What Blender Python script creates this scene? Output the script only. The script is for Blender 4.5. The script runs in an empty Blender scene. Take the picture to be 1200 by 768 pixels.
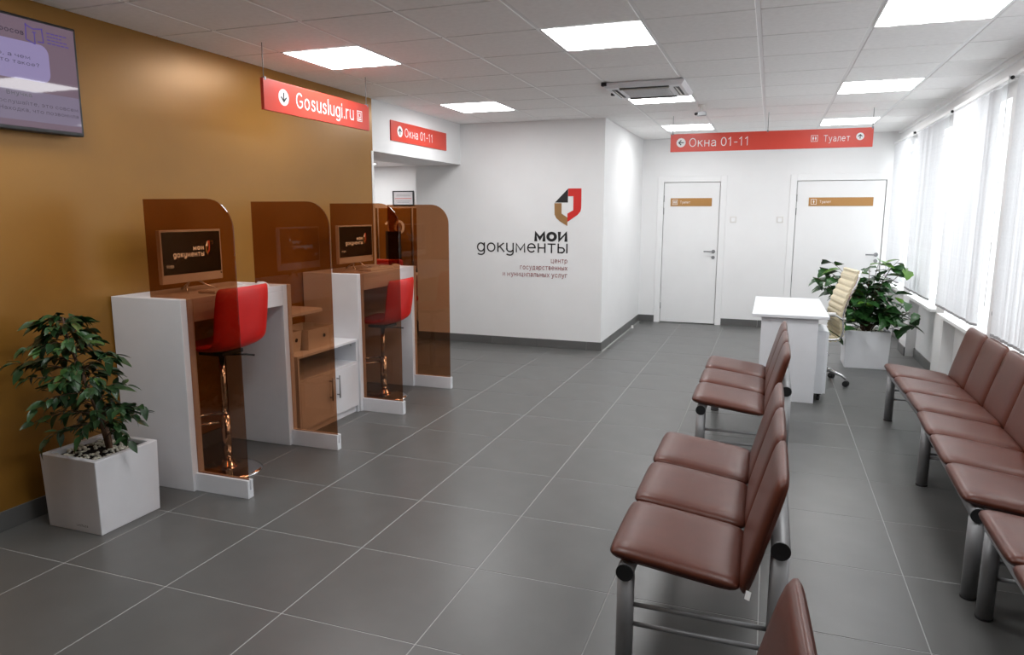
import bpy, bmesh, math, random
from mathutils import Vector, Matrix

# ------------------------------------------------------------------ camera, world, exposure
scene = bpy.context.scene
COL = scene.collection
F_PX, YAW, PITCH, ROLL, CAM_H = 826.42, 0.348165, -0.160604, 0.001924, 1.58762
def make_camera():
    cy, sy, cp, sp = math.cos(YAW), math.sin(YAW), math.cos(PITCH), math.sin(PITCH)
    f = Vector((-sy*cp, cy*cp, sp)); r = Vector((cy, sy, 0)); u = r.cross(f)
    c, s = math.cos(ROLL), math.sin(ROLL)
    r, u = r*c + u*s, u*c - r*s
    cd = bpy.data.cameras.new('camera'); cd.sensor_width = 36; cd.lens = F_PX/1200*36
    cd.clip_start = 0.05; cd.clip_end = 200
    co = bpy.data.objects.new('camera', cd); COL.objects.link(co)
    m = Matrix((r, u, -f)).transposed().to_4x4(); m.translation = (0, 0, CAM_H)
    co.matrix_world = m
    scene.camera = co
make_camera()

SKY_STRENGTH = 1.6
PANEL_STRENGTH = 6.0
world = bpy.data.worlds.new('overcast_sky'); scene.world = world; world.use_nodes = True
bg = world.node_tree.nodes['Background']
bg.inputs['Color'].default_value = (0.93, 0.965, 1.0, 1); bg.inputs['Strength'].default_value = SKY_STRENGTH
scene.view_settings.view_transform = 'Standard'; scene.view_settings.look = 'None'
scene.view_settings.gamma = 1.0; scene.view_settings.use_curve_mapping = False
scene.view_settings.exposure = 1.6
scene.cycles.use_denoising = True
scene.cycles.max_bounces = 10; scene.cycles.diffuse_bounces = 6; scene.cycles.transparent_max_bounces = 24

# ------------------------------------------------------------------ room dimensions (metres)
XL, XR = -3.556, 1.503          # golden wall, window piers
YLOGO, YBACK, YREAR = 7.964, 10.474, -6.5
XC = -1.791                     # corner of the logo wall
YGOLD = 5.95                    # end of the golden wall
XH = -4.16                      # back side of the header and logo wall end
H = 2.638
CGX, CGY, FGX, FGY, G = -3.725, 4.085, -2.959, 2.140, 0.6
WIN = [(2.47, 3.80), (4.17, 5.50), (5.87, 7.20), (7.54, 8.87), (9.28, 10.40)]
ZSILL, ZTOP, XNICHE, XGLASS, XOUT = 0.71, 2.38, 1.60, 1.67, 1.78
# window portals guide the daylight through the openings
for (a, b) in WIN:
    ld = bpy.data.lights.new('window_portal', 'AREA'); ld.shape = 'RECTANGLE'; ld.size = b-a; ld.size_y = ZTOP-ZSILL
    ld.cycles.is_portal = True
    lo = bpy.data.objects.new('window_portal', ld); COL.objects.link(lo)
    lo.location = (XOUT+0.01, (a+b)/2, (ZSILL+ZTOP)/2)
    lo.rotation_euler = (0, math.pi/2, 0); lo.rotation_euler = Matrix(((0,0,1),(1,0,0),(0,1,0))).to_euler()

# ------------------------------------------------------------------ materials
def new_mat(name):
    m = bpy.data.materials.new(name); m.use_nodes = True
    return m, m.node_tree.nodes, m.node_tree.links, m.node_tree.nodes['Principled BSDF']
def mat(name, col, rough=0.5, metal=0.0, var=0.06, scale=8.0, bump=0.0, bscale=200.0, spec=0.5, coat=0.0, trans=0.0, stretch=None):
    m, n, l, p = new_mat(name)
    tc = n.new('ShaderNodeTexCoord'); nz = n.new('ShaderNodeTexNoise')
    nz.inputs['Scale'].default_value = scale; nz.inputs['Detail'].default_value = 4
    if stretch:
        mp = n.new('ShaderNodeMapping'); mp.inputs['Scale'].default_value = stretch
        l.new(tc.outputs['Object'], mp.inputs['Vector']); l.new(mp.outputs['Vector'], nz.inputs['Vector'])
    else:
        l.new(tc.outputs['Object'], nz.inputs['Vector'])
    rp = n.new('ShaderNodeValToRGB')
    rp.color_ramp.elements[0].position = 0.3; rp.color_ramp.elements[1].position = 0.7
    rp.color_ramp.elements[0].color = (*[c*(1-var) for c in col], 1)
    rp.color_ramp.elements[1].color = (*[min(1, c*(1+var)) for c in col], 1)
    l.new(nz.outputs['Fac'], rp.inputs['Fac']); l.new(rp.outputs['Color'], p.inputs['Base Color'])
    p.inputs['Roughness'].default_value = rough; p.inputs['Metallic'].default_value = metal
    p.inputs['Specular IOR Level'].default_value = spec; p.inputs['Coat Weight'].default_value = coat
    if bump:
        b2 = n.new('ShaderNodeTexNoise'); b2.inputs['Scale'].default_value = bscale; b2.inputs['Detail'].default_value = 3
        l.new(tc.outputs['Object'], b2.inputs['Vector'])
        bp = n.new('ShaderNodeBump'); bp.inputs['Strength'].default_value = bump; bp.inputs['Distance'].default_value = 0.004
        l.new(b2.outputs['Fac'], bp.inputs['Height']); l.new(bp.outputs['Normal'], p.inputs['Normal'])
    if trans:
        t = n.new('ShaderNodeBsdfTranslucent'); l.new(rp.outputs['Color'], t.inputs['Color'])
        mx = n.new('ShaderNodeMixShader'); mx.inputs['Fac'].default_value = trans
        l.new(p.outputs['BSDF'], mx.inputs[1]); l.new(t.outputs['BSDF'], mx.inputs[2])
        l.new(mx.outputs['Shader'], n['Material Output'].inputs['Surface'])
    return m
def glow(name, col, strength, base=(0.02, 0.02, 0.02), rough=0.15):
    m, n, l, p = new_mat(name)
    p.inputs['Base Color'].default_value = (*base, 1); p.inputs['Roughness'].default_value = rough
    p.inputs['Specular IOR Level'].default_value = 0.3; p.inputs['Emission Color'].default_value = (*col, 1); p.inputs['Emission Strength'].default_value = strength
    return m
def glass(name, tint, rough=0.02, refl=1.0):
    m, n, l, p = new_mat(name); n.remove(p)
    tr = n.new('ShaderNodeBsdfTransparent'); tr.inputs['Color'].default_value = (*tint, 1)
    gl = n.new('ShaderNodeBsdfGlossy'); gl.inputs['Roughness'].default_value = rough
    fr = n.new('ShaderNodeFresnel'); fr.inputs['IOR'].default_value = 1.45
    mu = n.new('ShaderNodeMath'); mu.operation = 'MULTIPLY'; mu.inputs[1].default_value = refl
    mx = n.new('ShaderNodeMixShader')
    ge = n.new('ShaderNodeNewGeometry'); sb = n.new('ShaderNodeMath'); sb.operation = 'SUBTRACT'; sb.inputs[0].default_value = 1.0
    ml = n.new('ShaderNodeMath'); ml.operation = 'MULTIPLY'   # reflect on the outer faces only (thin sheet)
    l.new(ge.outputs['Backfacing'], sb.inputs[1]); l.new(fr.outputs['Fac'], mu.inputs[0])
    l.new(mu.outputs[0], ml.inputs[0]); l.new(sb.outputs[0], ml.inputs[1]); l.new(ml.outputs[0], mx.inputs['Fac'])
    l.new(tr.outputs['BSDF'], mx.inputs[1]); l.new(gl.outputs['BSDF'], mx.inputs[2])
    l.new(mx.outputs['Shader'], n['Material Output'].inputs['Surface'])
    return m

M = {}
M['wall'] = mat('white_wall_paint', (0.80, 0.80, 0.80), 0.6, var=0.015, scale=3, bump=0.05, bscale=120)
M['gold'] = mat('golden_wall_paint', (0.30, 0.140, 0.021), 0.36, metal=0.25, var=0.05, scale=2.5, bump=0.06, bscale=90)
M['ceil'] = mat('mineral_ceiling_board', (0.92, 0.912, 0.905), 0.85, var=0.03, scale=30, bump=0.15, bscale=260)
M['grid'] = mat('ceiling_grid_metal', (0.80, 0.80, 0.80), 0.4, var=0.02)
M['gap_shade'] = mat('painted_gap_shade', (0.22, 0.22, 0.22), 0.8, var=0.05)  # dark slab colour imitates the shade in gaps between ceiling boards
M['tile'] = mat('grey_porcelain_tile', (0.108, 0.108, 0.104), 0.33, var=0.07, scale=5, bump=0.02, bscale=400)
M['grout'] = mat('light_grout', (0.36, 0.36, 0.35), 0.8, var=0.05)
M['base'] = mat('grey_skirting_tile', (0.115, 0.115, 0.112), 0.35, var=0.05, scale=6)
M['white'] = mat('white_laminate', (0.76, 0.77, 0.80), 0.4, var=0.015, scale=10)
M['planter'] = mat('white_plastic_planter', (0.73, 0.735, 0.765), 0.45, var=0.02, bump=0.08, bscale=500)
M['door'] = mat('white_door_laminate', (0.80, 0.80, 0.80), 0.4, var=0.012, scale=4)
M['trim'] = mat('white_trim', (0.82, 0.82, 0.82), 0.4, var=0.01)
M['leather'] = mat('brown_leatherette', (0.092, 0.0245, 0.0135), 0.34, var=0.10, scale=14, bump=0.12, bscale=380, spec=0.38)
M['steel'] = mat('grey_painted_steel', (0.26, 0.26, 0.265), 0.45, metal=0.4, var=0.04)
M['chrome'] = mat('chrome', (0.75, 0.75, 0.76), 0.12, metal=1.0, var=0.02)
M['black'] = mat('black_plastic', (0.012, 0.012, 0.013), 0.45, var=0.1)
M['red_lea'] = mat('red_leatherette', (0.66, 0.012, 0.010), 0.38, var=0.05, scale=12, bump=0.05, bscale=400)
M['red'] = mat('red_sign_panel', (0.66, 0.058, 0.034), 0.35, var=0.02)
M['print'] = mat('white_print', (0.85, 0.85, 0.85), 0.5, var=0.01)
M['dark'] = mat('dark_print', (0.012, 0.011, 0.012), 0.5, var=0.02)
M['maroon'] = mat('maroon_print', (0.28, 0.06, 0.06), 0.5, var=0.02)
M['logored'] = mat('logo_red', (0.62, 0.02, 0.015), 0.45, var=0.02)
M['logotan'] = mat('logo_tan', (0.32, 0.17, 0.06), 0.45, var=0.02)
M['plate'] = mat('ochre_door_plate', (0.42, 0.21, 0.06), 0.4, var=0.02)
M['slat'] = mat('blind_fabric', (0.80, 0.81, 0.83), 0.7, var=0.03, scale=60, trans=0.20)
M['clip'] = mat('grey_clip', (0.35, 0.35, 0.36), 0.5, var=0.05)
M['leafA'] = mat('ficus_leaf', (0.020, 0.060, 0.018), 0.38, var=0.45, scale=25)
M['leafA2'] = mat('ficus_leaf_light', (0.045, 0.105, 0.022), 0.38, var=0.35, scale=25)
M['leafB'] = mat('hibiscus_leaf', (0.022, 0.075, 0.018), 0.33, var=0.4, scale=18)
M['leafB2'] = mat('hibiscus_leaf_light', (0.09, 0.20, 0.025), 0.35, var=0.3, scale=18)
M['bark'] = mat('brown_bark', (0.11, 0.06, 0.035), 0.8, var=0.3, scale=40, bump=0.4, bscale=90)
M['soil'] = mat('dark_soil', (0.015, 0.012, 0.010), 0.95, var=0.4, scale=60, bump=0.5, bscale=120)
M['pebble'] = mat('pale_pebbles', (0.72, 0.70, 0.60), 0.6, var=0.3, scale=40)
M['cream'] = mat('cream_leather', (0.66, 0.58, 0.40), 0.45, var=0.05, scale=20)
M['offw'] = mat('off_white_plastic', (0.72, 0.70, 0.67), 0.4, var=0.02)
M['acgrey'] = mat('grey_intake_grille', (0.55, 0.55, 0.55), 0.6, var=0.05, scale=90)
M['brown'] = glass('brown_tinted_glass', (0.63, 0.425, 0.29), 0.01, 0.9)
M['pane'] = glass('clear_window_glass', (0.98, 0.99, 0.98), 0.0, 0.6)
M['light'] = glow('lit_diffuser', (0.98, 0.99, 1.0), PANEL_STRENGTH, (0.8, 0.8, 0.8), 0.5)
M['screen'] = mat('dark_screen', (0.010, 0.008, 0.008), 0.3, var=0.02)
M['tvbg'] = glow('tv_mauve', (0.40, 0.27, 0.36), 0.12, rough=0.03)
M['tvbub'] = glow('tv_lilac', (0.40, 0.33, 0.60), 0.20, rough=0.03)
M['tvpan'] = glow('tv_grey_violet', (0.38, 0.31, 0.45), 0.15, rough=0.03)
M['tvink'] = glow('tv_dark_ink', (0.06, 0.04, 0.10), 0.1, rough=0.15)
M['tvblue'] = glow('tv_blue_ink', (0.10, 0.06, 0.38), 0.2, rough=0.15)
M['scr_ink'] = glow('screen_pale_ink', (0.7, 0.7, 0.7), 0.7)
M['scr_red'] = glow('screen_red_ink', (0.5, 0.08, 0.04), 0.4)
M['scr_tan'] = glow('screen_tan_ink', (0.35, 0.2, 0.07), 0.4)
M['paper'] = mat('grey_notice_sheet', (0.55, 0.52, 0.53), 0.5, var=0.04, scale=30)

# ------------------------------------------------------------------ mesh helpers
def BM(): return bmesh.new()
def bx(bm, x0, x1, y0, y1, z0, z1, b=0.0, seg=2):
    g = bmesh.ops.create_cube(bm, size=1.0)['verts']
    for v in g:
        v.co = Vector((x0 if v.co.x < 0 else x1, y0 if v.co.y < 0 else y1, z0 if v.co.z < 0 else z1))
    if b:
        es = list({e for v in g for e in v.link_edges})
        bmesh.ops.bevel(bm, geom=es, offset=b, segments=seg, profile=0.5, affect='EDGES')
    return bm
def box(*a, **k): return bx(BM(), *a, **k)
def tube(bm, pts, r, seg=12, cap=True):
    pts = [Vector(p) for p in pts]; rings = []
    rr = r if isinstance(r, (list, tuple)) else [r]*len(pts)
    up = None
    for i, p in enumerate(pts):
        d = (pts[min(i+1, len(pts)-1)] - pts[max(i-1, 0)]).normalized()
        if up is None:
            up = d.orthogonal().normalized()
        else:
            up = (up - d*up.dot(d)); up = up.normalized() if up.length > 1e-6 else d.orthogonal().normalized()
        s = d.cross(up)
        rings.append([bm.verts.new(p + (up*math.cos(2*math.pi*k/seg) + s*math.sin(2*math.pi*k/seg))*rr[i]) for k in range(seg)])
    for a, b in zip(rings, rings[1:]):
        for k in range(seg):
            bm.faces.new((a[k], a[(k+1) % seg], b[(k+1) % seg], b[k])).smooth = True
    if cap:
        bm.faces.new(rings[0][::-1]); bm.faces.new(rings[-1])
    return bm
def lathe(bm, prof, c=(0, 0, 0), seg=32):
    rings = []
    for r, z in prof:
        rings.append([bm.verts.new((c[0]+r*math.cos(2*math.pi*k/seg), c[1]+r*math.sin(2*math.pi*k/seg), c[2]+z)) for k in range(seg)])
    for a, b in zip(rings, rings[1:]):
        for k in range(seg):
            bm.faces.new((a[k], a[(k+1) % seg], b[(k+1) % seg], b[k])).smooth = True
    bm.faces.new(rings[0][::-1]); bm.faces.new(rings[-1])
    return bm
def prism(bm, pts, O, R, U, t):
    """outline pts (a,b) on the plane O + a R + b U, thickness t along R x U"""
    O, R, U = Vector(O), Vector(R), Vector(U); N = R.cross(U)
    lo = [bm.verts.new(O + R*a + U*b) for a, b in pts]; hi = [bm.verts.new(O + R*a + U*b + N*t) for a, b in pts]
    bm.faces.new(lo[::-1]); bm.faces.new(hi)
    n = len(pts)
    for i in range(n): bm.faces.new((lo[i], lo[(i+1) % n], hi[(i+1) % n], hi[i]))
    return bm
def disc_pts(cx, cy, r, n=24): return [(cx+r*math.cos(2*math.pi*k/n), cy+r*math.sin(2*math.pi*k/n)) for k in range(n)]
def round_rect(x0, x1, y0, y1, r, n=5):
    out = []
    for cx, cy, a0 in ((x1-r, y1-r, 0), (x0+r, y1-r, 90), (x0+r, y0+r, 180), (x1-r, y0+r, 270)):
        for k in range(n+1):
            a = math.radians(a0 + 90*k/n); out.append((cx+r*math.cos(a), cy+r*math.sin(a)))
    return out
def frame_outline(bm, x0, x1, y0, y1, w, O, R, U, t):
    for p in ((x0, x1, y0, y0+w), (x0, x1, y1-w, y1), (x0, x0+w, y0+w, y1-w), (x1-w, x1, y0+w, y1-w)):
        prism(bm, [(p[0], p[2]), (p[1], p[2]), (p[1], p[3]), (p[0], p[3])], O, R, U, t)
    return bm
def _arc(cx, cy, rx, ry, a0, a1, n=10):
    return [(cx+rx*math.cos(math.radians(a0+(a1-a0)*k/n)), cy+ry*math.sin(math.radians(a0+(a1-a0)*k/n))) for k in range(n+1)]
def _ell(cx, cy, rx, ry, n=22): return _arc(cx, cy, rx, ry, 90, 450, n)[:-1] + ['closed']
_soft = [(0, 1), (0, 0), (.40, 0)] + _arc(.40, .29, .29, .29, -90, 90, 8) + [(0, .58)]
_aa = [[(.05, .84), (.18, .96), (.38, 1), (.58, .95), (.70, .80), (.72, .62), (.72, 0)], [(.72, .58), (.32, .55), (.08, .44), (0, .25), (.07, .07), (.27, 0), (.50, .05), (.72, .25)]]
_gg = [_ell(.42, .5, .42, .5), [(.84, 1), (.84, -.08), (.76, -.30), (.55, -.42), (.30, -.42), (.08, -.34)]]
_uu = [[(0, 1), (0, .36)] + _arc(.38, .36, .38, .36, 180, 360, 10) + [(.76, 1)], [(.76, .5), (.76, 0)]]
GLYPH = {
 'о': (.90, [_ell(.45, .5, .45, .5)]), 'и': (.78, [[(0, 1), (0, 0), (.78, 1), (.78, 0)]]), 'й': (.78, [[(0, 1), (0, 0), (.78, 1), (.78, 0)], [(.2, 1.38), (.3, 1.24), (.48, 1.24), (.58, 1.38)]]),
 'н': (.76, [[(0, 0), (0, 1)], [(.76, 0), (.76, 1)], [(0, .52), (.76, .52)]]), 'м': (.98, [[(0, 0), (0, 1), (.49, .22), (.98, 1), (.98, 0)]]),
 'т': (.78, [[(0, 1), (.78, 1)], [(.39, 1), (.39, 0)]]), 'п': (.76, [[(0, 0), (0, 1), (.76, 1), (.76, 0)]]), 'л': (.80, [[(0, 0), (.12, .08), (.2, 1), (.8, 1), (.8, 0)]]),
 'к': (.70, [[(0, 0), (0, 1)], [(.66, 1), (.05, .5)], [(.22, .63), (.72, 0)]]), 'е': (.86, [[(.04, .53), (.86, .53)] + _arc(.43, .5, .43, .5, 4, 312, 18)]),
 'с': (.80, [_arc(.45, .5, .45, .5, 45, 315, 16)]), 'г': (.58, [[(0, 0), (0, 1), (.58, 1)]]), 'р': (.85, [[(0, -.42), (0, 1)], _ell(.42, .5, .42, .5)]),
 'у': (.80, [[(0, 1), (.43, .02)], [(.80, 1), (.38, -.24), (.24, -.40), (.02, -.42)]]), 'ц': (.86, [[(0, 1), (0, 0), (.88, 0), (.88, -.26)], [(.72, 1), (.72, 0)]]),
 'ь': (.69, [_soft]), 'ы': (.98, [_soft, [(.98, 1), (.98, 0)]]), 'х': (.74, [[(0, 1), (.74, 0)], [(.74, 1), (0, 0)]]), 'а': (.72, _aa),
 'в': (.70, [[(0, .54), (0, 1), (.38, 1)] + _arc(.38, .77, .24, .23, 90, -90, 8) + [(0, .54), (0, 0), (.42, 0)] + _arc(.42, .27, .28, .27, -90, 90, 8)]),
 'д': (.95, [[(0, -.26), (0, 0), (.95, 0), (.95, -.26)], [(.12, 0), (.26, 1), (.80, 1), (.80, 0)]]), 'ч': (.70, [[(0, 1), (0, .62), (.1, .45), (.35, .42), (.70, .5)], [(.70, 1), (.70, 0)]]),
 'б': (.86, [_ell(.43, .5, .43, .5), [(.02, .6), (.05, 1.05), (.25, 1.3), (.75, 1.4)]]), 'ш': (1.1, [[(0, 1), (0, 0), (1.1, 0), (1.1, 1)], [(.55, 1), (.55, 0)]]),
 'з': (.66, [[(0, .88)] + _arc(.34, .76, .28, .24, 120, -90, 9) + _arc(.34, .27, .32, .27, 90, -130, 9)]), 'э': (.80, [_arc(.35, .5, .45, .5, 135, -135, 16), [(.2, .52), (.78, .52)]]),
 'О': (1.12, [_ell(.56, .70, .56, .70)]), 'Т': (1.0, [[(0, 1.4), (1, 1.4)], [(.5, 1.4), (.5, 0)]]), 'Н': (.95, [[(0, 0), (0, 1.4)], [(.95, 0), (.95, 1.4)], [(0, .72), (.95, .72)]]),
 'В': (.86, [[(0, .76), (0, 1.4), (.45, 1.4)] + _arc(.45, 1.08, .32, .32, 90, -90, 8) + [(0, .76), (0, 0), (.5, 0)] + _arc(.5, .38, .36, .38, -90, 90, 8)]),
 'Б': (.86, [[(.75, 1.4), (0, 1.4), (0, 0), (.45, 0)] + _arc(.45, .4, .4, .4, -90, 90, 8) + [(0, .8)]]),
 'G': (1.10, [_arc(.58, .70, .58, .70, 48, 322, 18) + [(1.06, .25), (1.06, .64), (.66, .64)]]), 'o': (.86, [_ell(.43, .5, .43, .5)]),
 's': (.66, [[(.62, .84), (.5, .95), (.33, 1), (.13, .93), (.05, .76), (.14, .60), (.33, .52), (.54, .43), (.64, .26), (.55, .07), (.33, 0), (.13, .04), (0, .16)]]),
 'u': (.76, _uu), 'l': (.02, [[(0, 0), (0, 1.5)]]), 'g': (.84, _gg), 'i': (.02, [[(0, 0), (0, 1)], [(0, 1.30), (0, 1.42)]]), '.': (.06, [[(.03, 0), (.03, .10)]]), ',': (.1, [[(.06, .08), (0, -.2)]]),
 'r': (.48, [[(0, 0), (0, 1)], [(0, .6), (.1, .84), (.28, .98), (.48, .98)]]), 'y': (.76, _uu[:1] + [[(.76, .5), (.76, -.08), (.68, -.30), (.48, -.42), (.24, -.42), (.04, -.34)]]),
 'h': (.74, [[(0, 0), (0, 1.5)], [(0, .6), (.12, .86), (.36, 1), (.62, .92), (.74, .68), (.74, 0)]]), 'z': (.66, [[(0, 1), (.66, 1), (0, 0), (.66, 0)]]),
 'L': (.7, [[(0, 1.4), (0, 0), (.7, 0)]]), '0': (.84, [_ell(.42, .70, .42, .70)]), '1': (.56, [[(0, 1.12), (.32, 1.4), (.32, 0)]]), '-': (.45, [[(0, .55), (.45, .55)]]),
 '!': (.06, [[(.03, .4), (.03, 1.4)], [(.03, 0), (.03, .1)]]), '?': (.7, [[(0, 1.1), (.08, 1.3), (.35, 1.4), (.6, 1.28), (.66, 1.05), (.5, .8), (.35, .62), (.33, .4)], [(.33, 0), (.33, .1)]]), ':': (.06, [[(.03, 0), (.03, .1)], [(.03, .8), (.03, .9)]]),
}
def text(s, O, R, U, width, height=None, sw=0.15, t=0.0012, gap=0.30, word=None):
    """flat lettering drawn as strokes: lower-left baseline at O, outer width along R; height = outer x-height"""
    x = 0; strokes = []; wi = 0
    for ch in s:
        if ch == ' ': x += 0.55; wi += 1; continue
        w, pl = GLYPH[ch]
        for p in (pl if word is None or word == wi else ()): strokes.append([q if q == 'closed' else (q[0]+x, q[1]) for q in p])
        x += w+gap+sw
    total = x-gap
    sx = width/total; sy = sx if height is None else height/(1+sw)
    O, R, U = Vector(O), Vector(R), Vector(U); N = R.cross(U); bm = BM(); h = sw/2
    for n, p in enumerate(strokes):
        closed = p[-1] == 'closed'; P = [Vector(q) for q in (p[:-1] if closed else p)]; m = len(P); L, Rr = [], []
        for i, q in enumerate(P):
            a = P[i-1] if (i or closed) else None; b = P[(i+1) % m] if (i < m-1 or closed) else None
            d0 = (q-a).normalized() if a is not None else (b-q).normalized(); d1 = (b-q).normalized() if b is not None else d0
            n0 = Vector((-d0.y, d0.x)); n1 = Vector((-d1.y, d1.x)); mm = n0+n1
            mm = n0 if mm.length < 1e-4 else mm.normalized(); k = min(1.7, 1/max(0.3, mm.dot(n0)))
            e = Vector((0, 0))
            if not closed and i == 0 and len(P) == 2: e = Vector((0, 0))
            L.append(q+mm*h*k); Rr.append(q-mm*h*k)
        if not closed:   # square ends so that stems reach the full height
            d = (P[0]-P[1]).normalized()*h*0.98; L[0] += d; Rr[0] += d
            d = (P[-1]-P[-2]).normalized()*h*0.98; L[-1] += d; Rr[-1] += d
        zz = t + 0.00012*(n % 4)
        VL = [bm.verts.new(O+R*((v.x+h)*sx)+U*((v.y+h)*sy)+N*zz) for v in L]; VR = [bm.verts.new(O+R*((v.x+h)*sx)+U*((v.y+h)*sy)+N*zz) for v in Rr]
        for i in range(m if closed else m-1):
            j = (i+1) % m; f = bm.faces.new((VR[i], VR[j], VL[j], VL[i]))
            f.normal_update()
            if f.normal.dot(N) < 0: f.normal_flip()
    return bm
def move(bm, mtx): bmesh.ops.transform(bm, matrix=mtx, verts=bm.verts); return bm
def join(*bms):
    b0 = bms[0]
    for b in bms[1:]:
        me = bpy.data.meshes.new('tmp'); b.to_mesh(me); b.free(); b0.from_mesh(me); bpy.data.meshes.remove(me)
    return b0

# ------------------------------------------------------------------ object helpers
ORG = {}
def tag(o, label=None, cat=None, group=None, kind=None):
    if label: o['label'] = label
    if cat: o['category'] = cat
    if group: o['group'] = group
    if kind: o['kind'] = kind
    return o
def thing(name, label, cat, loc=(0, 0, 0), group=None, kind=None):
    o = bpy.data.objects.new(name, None); COL.objects.link(o); o.location = loc; o.empty_display_size = 0.1
    ORG[o.name] = Vector(loc)
    return tag(o, label, cat, group, kind)
def obj(name, bm, m, parent=None, loc=None, smooth=False, label=None):
    """bm is given in world coordinates; part meshes are shifted into the thing's own frame"""
    if not name.startswith('letter'): bmesh.ops.recalc_face_normals(bm, faces=bm.faces)
    if parent is not None: off = ORG[parent.name]
    elif loc is not None: off = Vector(loc)
    else:
        xs = [v.co.x for v in bm.verts]; ys = [v.co.y for v in bm.verts]; zs = [v.co.z for v in bm.verts]
        off = Vector(((min(xs)+max(xs))/2, (min(ys)+max(ys))/2, min(zs)))
    for v in bm.verts: v.co -= off
    if smooth:
        for f in bm.faces: f.smooth = True
    me = bpy.data.meshes.new(name); bm.to_mesh(me); bm.free()
    me.materials.append(M[m])
    o = bpy.data.objects.new(name, me); COL.objects.link(o)
    if parent is not None: o.parent = parent
    else: o.location = off
    ORG[o.name] = off
    if label: o['label'] = label
    return o
def inst(name, me, parent, mtx):
    """a piece sharing mesh data, placed in the parent's frame"""
    o = bpy.data.objects.new(name, me); COL.objects.link(o); o.parent = parent; o.matrix_local = mtx
    return o
def copy_tree(o, parent=None):
    c = o.copy(); COL.objects.link(c); c.parent = parent
    for ch in list(o.children): copy_tree(ch, c)
    return c
def struct(name, bm, m, label, parent=None, **k):
    o = obj(name, bm, m, parent, **k)
    return tag(o, label, kind='structure') if parent is None else o
AX, AY, AZ = Vector((1, 0, 0)), Vector((0, 1, 0)), Vector((0, 0, 1))

# ================================================================== SETTING
# ---- floor with single tiles
floor = struct('floor', bx(box(-7.6, XOUT, YREAR-0.1, YBACK+0.2, -0.15, -0.0012), -0.01, 0.01, 8.0, 8.01, -0.14, -0.1), 'grout', 'grey porcelain tile floor with pale joints', loc=(0, 0, 0))
TILE = {}
def floor_tile(x0, x1, y0, y1):
    if x1-x0 < 0.03 or y1-y0 < 0.03: return
    k = (round(x1-x0, 3), round(y1-y0, 3))
    if k not in TILE:
        bm = box(0, x1-x0, 0, y1-y0, -0.012, 0, b=0.0012, seg=1)
        me = bpy.data.meshes.new('tile'); bm.to_mesh(me); bm.free(); me.materials.append(M['tile']); TILE[k] = me
    inst('tile', TILE[k], floor, Matrix.Translation((x0, y0, 0)))
gj = 0.0022
def tiles(x0, x1, y0, y1):
    i0 = math.floor((x0-FGX)/G); i1 = math.ceil((x1-FGX)/G); j0 = math.floor((y0-FGY)/G); j1 = math.ceil((y1-FGY)/G)
    for i in range(i0, i1):
        for j in range(j0, j1):
            floor_tile(max(x0, FGX+i*G+gj), min(x1, FGX+(i+1)*G-gj), max(y0, FGY+j*G+gj), min(y1, FGY+(j+1)*G-gj))
tiles(XL, XNICHE, -0.1, YLOGO)
tiles(XC, XNICHE, YLOGO, YBACK)
tiles(-5.96, XL, YGOLD, 9.6)
struct('floor_rear', box(XL, XNICHE, YREAR, -0.11, -0.01, 0), 'tile', 'grey tiled floor behind the viewpoint')

# ---- ceiling with single boards
ceiling = struct('ceiling', box(XL-0.1, XOUT, YREAR-0.1, YBACK+0.14, H+0.02, H+0.15), 'gap_shade', 'suspended ceiling of grey white square boards', loc=(0, 0, 0))
CB = {}
LIGHTS = {(1, 0), (4, 0), (7, 0), (1, 4), (4, 4), (7, 4), (4, 8), (7, 8), (1, -4), (4, -4), (7, -4)}  # last three are unseen, put in as fill from behind
def ceil_board(x0, x1, y0, y1):
    if x1-x0 < 0.03 or y1-y0 < 0.03: return
    k = (round(x1-x0, 3), round(y1-y0, 3))
    if k not in CB:
        bm = box(0, x1-x0, 0, y1-y0, 0, 0.014, b=0.003, seg=1)
        me = bpy.data.meshes.new('ceiling_board'); bm.to_mesh(me); bm.free(); me.materials.append(M['ceil']); CB[k] = me
    inst('ceiling_board', CB[k], ceiling, Matrix.Translation((x0, y0, H)))
for i in range(0, 9):
    for j in range(-7, 11):
        if (i, j) in LIGHTS: continue
        x0, x1, y0, y1 = CGX+i*G+0.012, CGX+(i+1)*G-0.012, CGY+j*G+0.005, CGY+(j+1)*G-0.005
        x0 = max(x0, XL); x1 = min(x1, XR+0.09); y0 = max(y0, YREAR); y1 = min(y1, YBACK)
        if y0 >= YLOGO and x1 <= XC: continue
        if y1 > YLOGO and x0 < XC:
            if y0 < YLOGO: ceil_board(x0, x1, y0, YLOGO)
            if x1 > XC: ceil_board(XC, x1, max(y0, YLOGO), y1)
            continue
        ceil_board(x0, x1, y0, y1)

for i in range(1, 9):
    obj('grid_bar', box(CGX+i*G-0.012, CGX+i*G+0.012, CGY-7*G, YLOGO if CGX+i*G < XC else YBACK, H+0.003, H+0.0195), 'grid', ceiling)
struct('ceiling_rear', box(XL, XR+0.09, YREAR, CGY-7*G-0.003, H, H+0.012), 'ceil', 'grey white ceiling behind the viewpoint')
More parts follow.
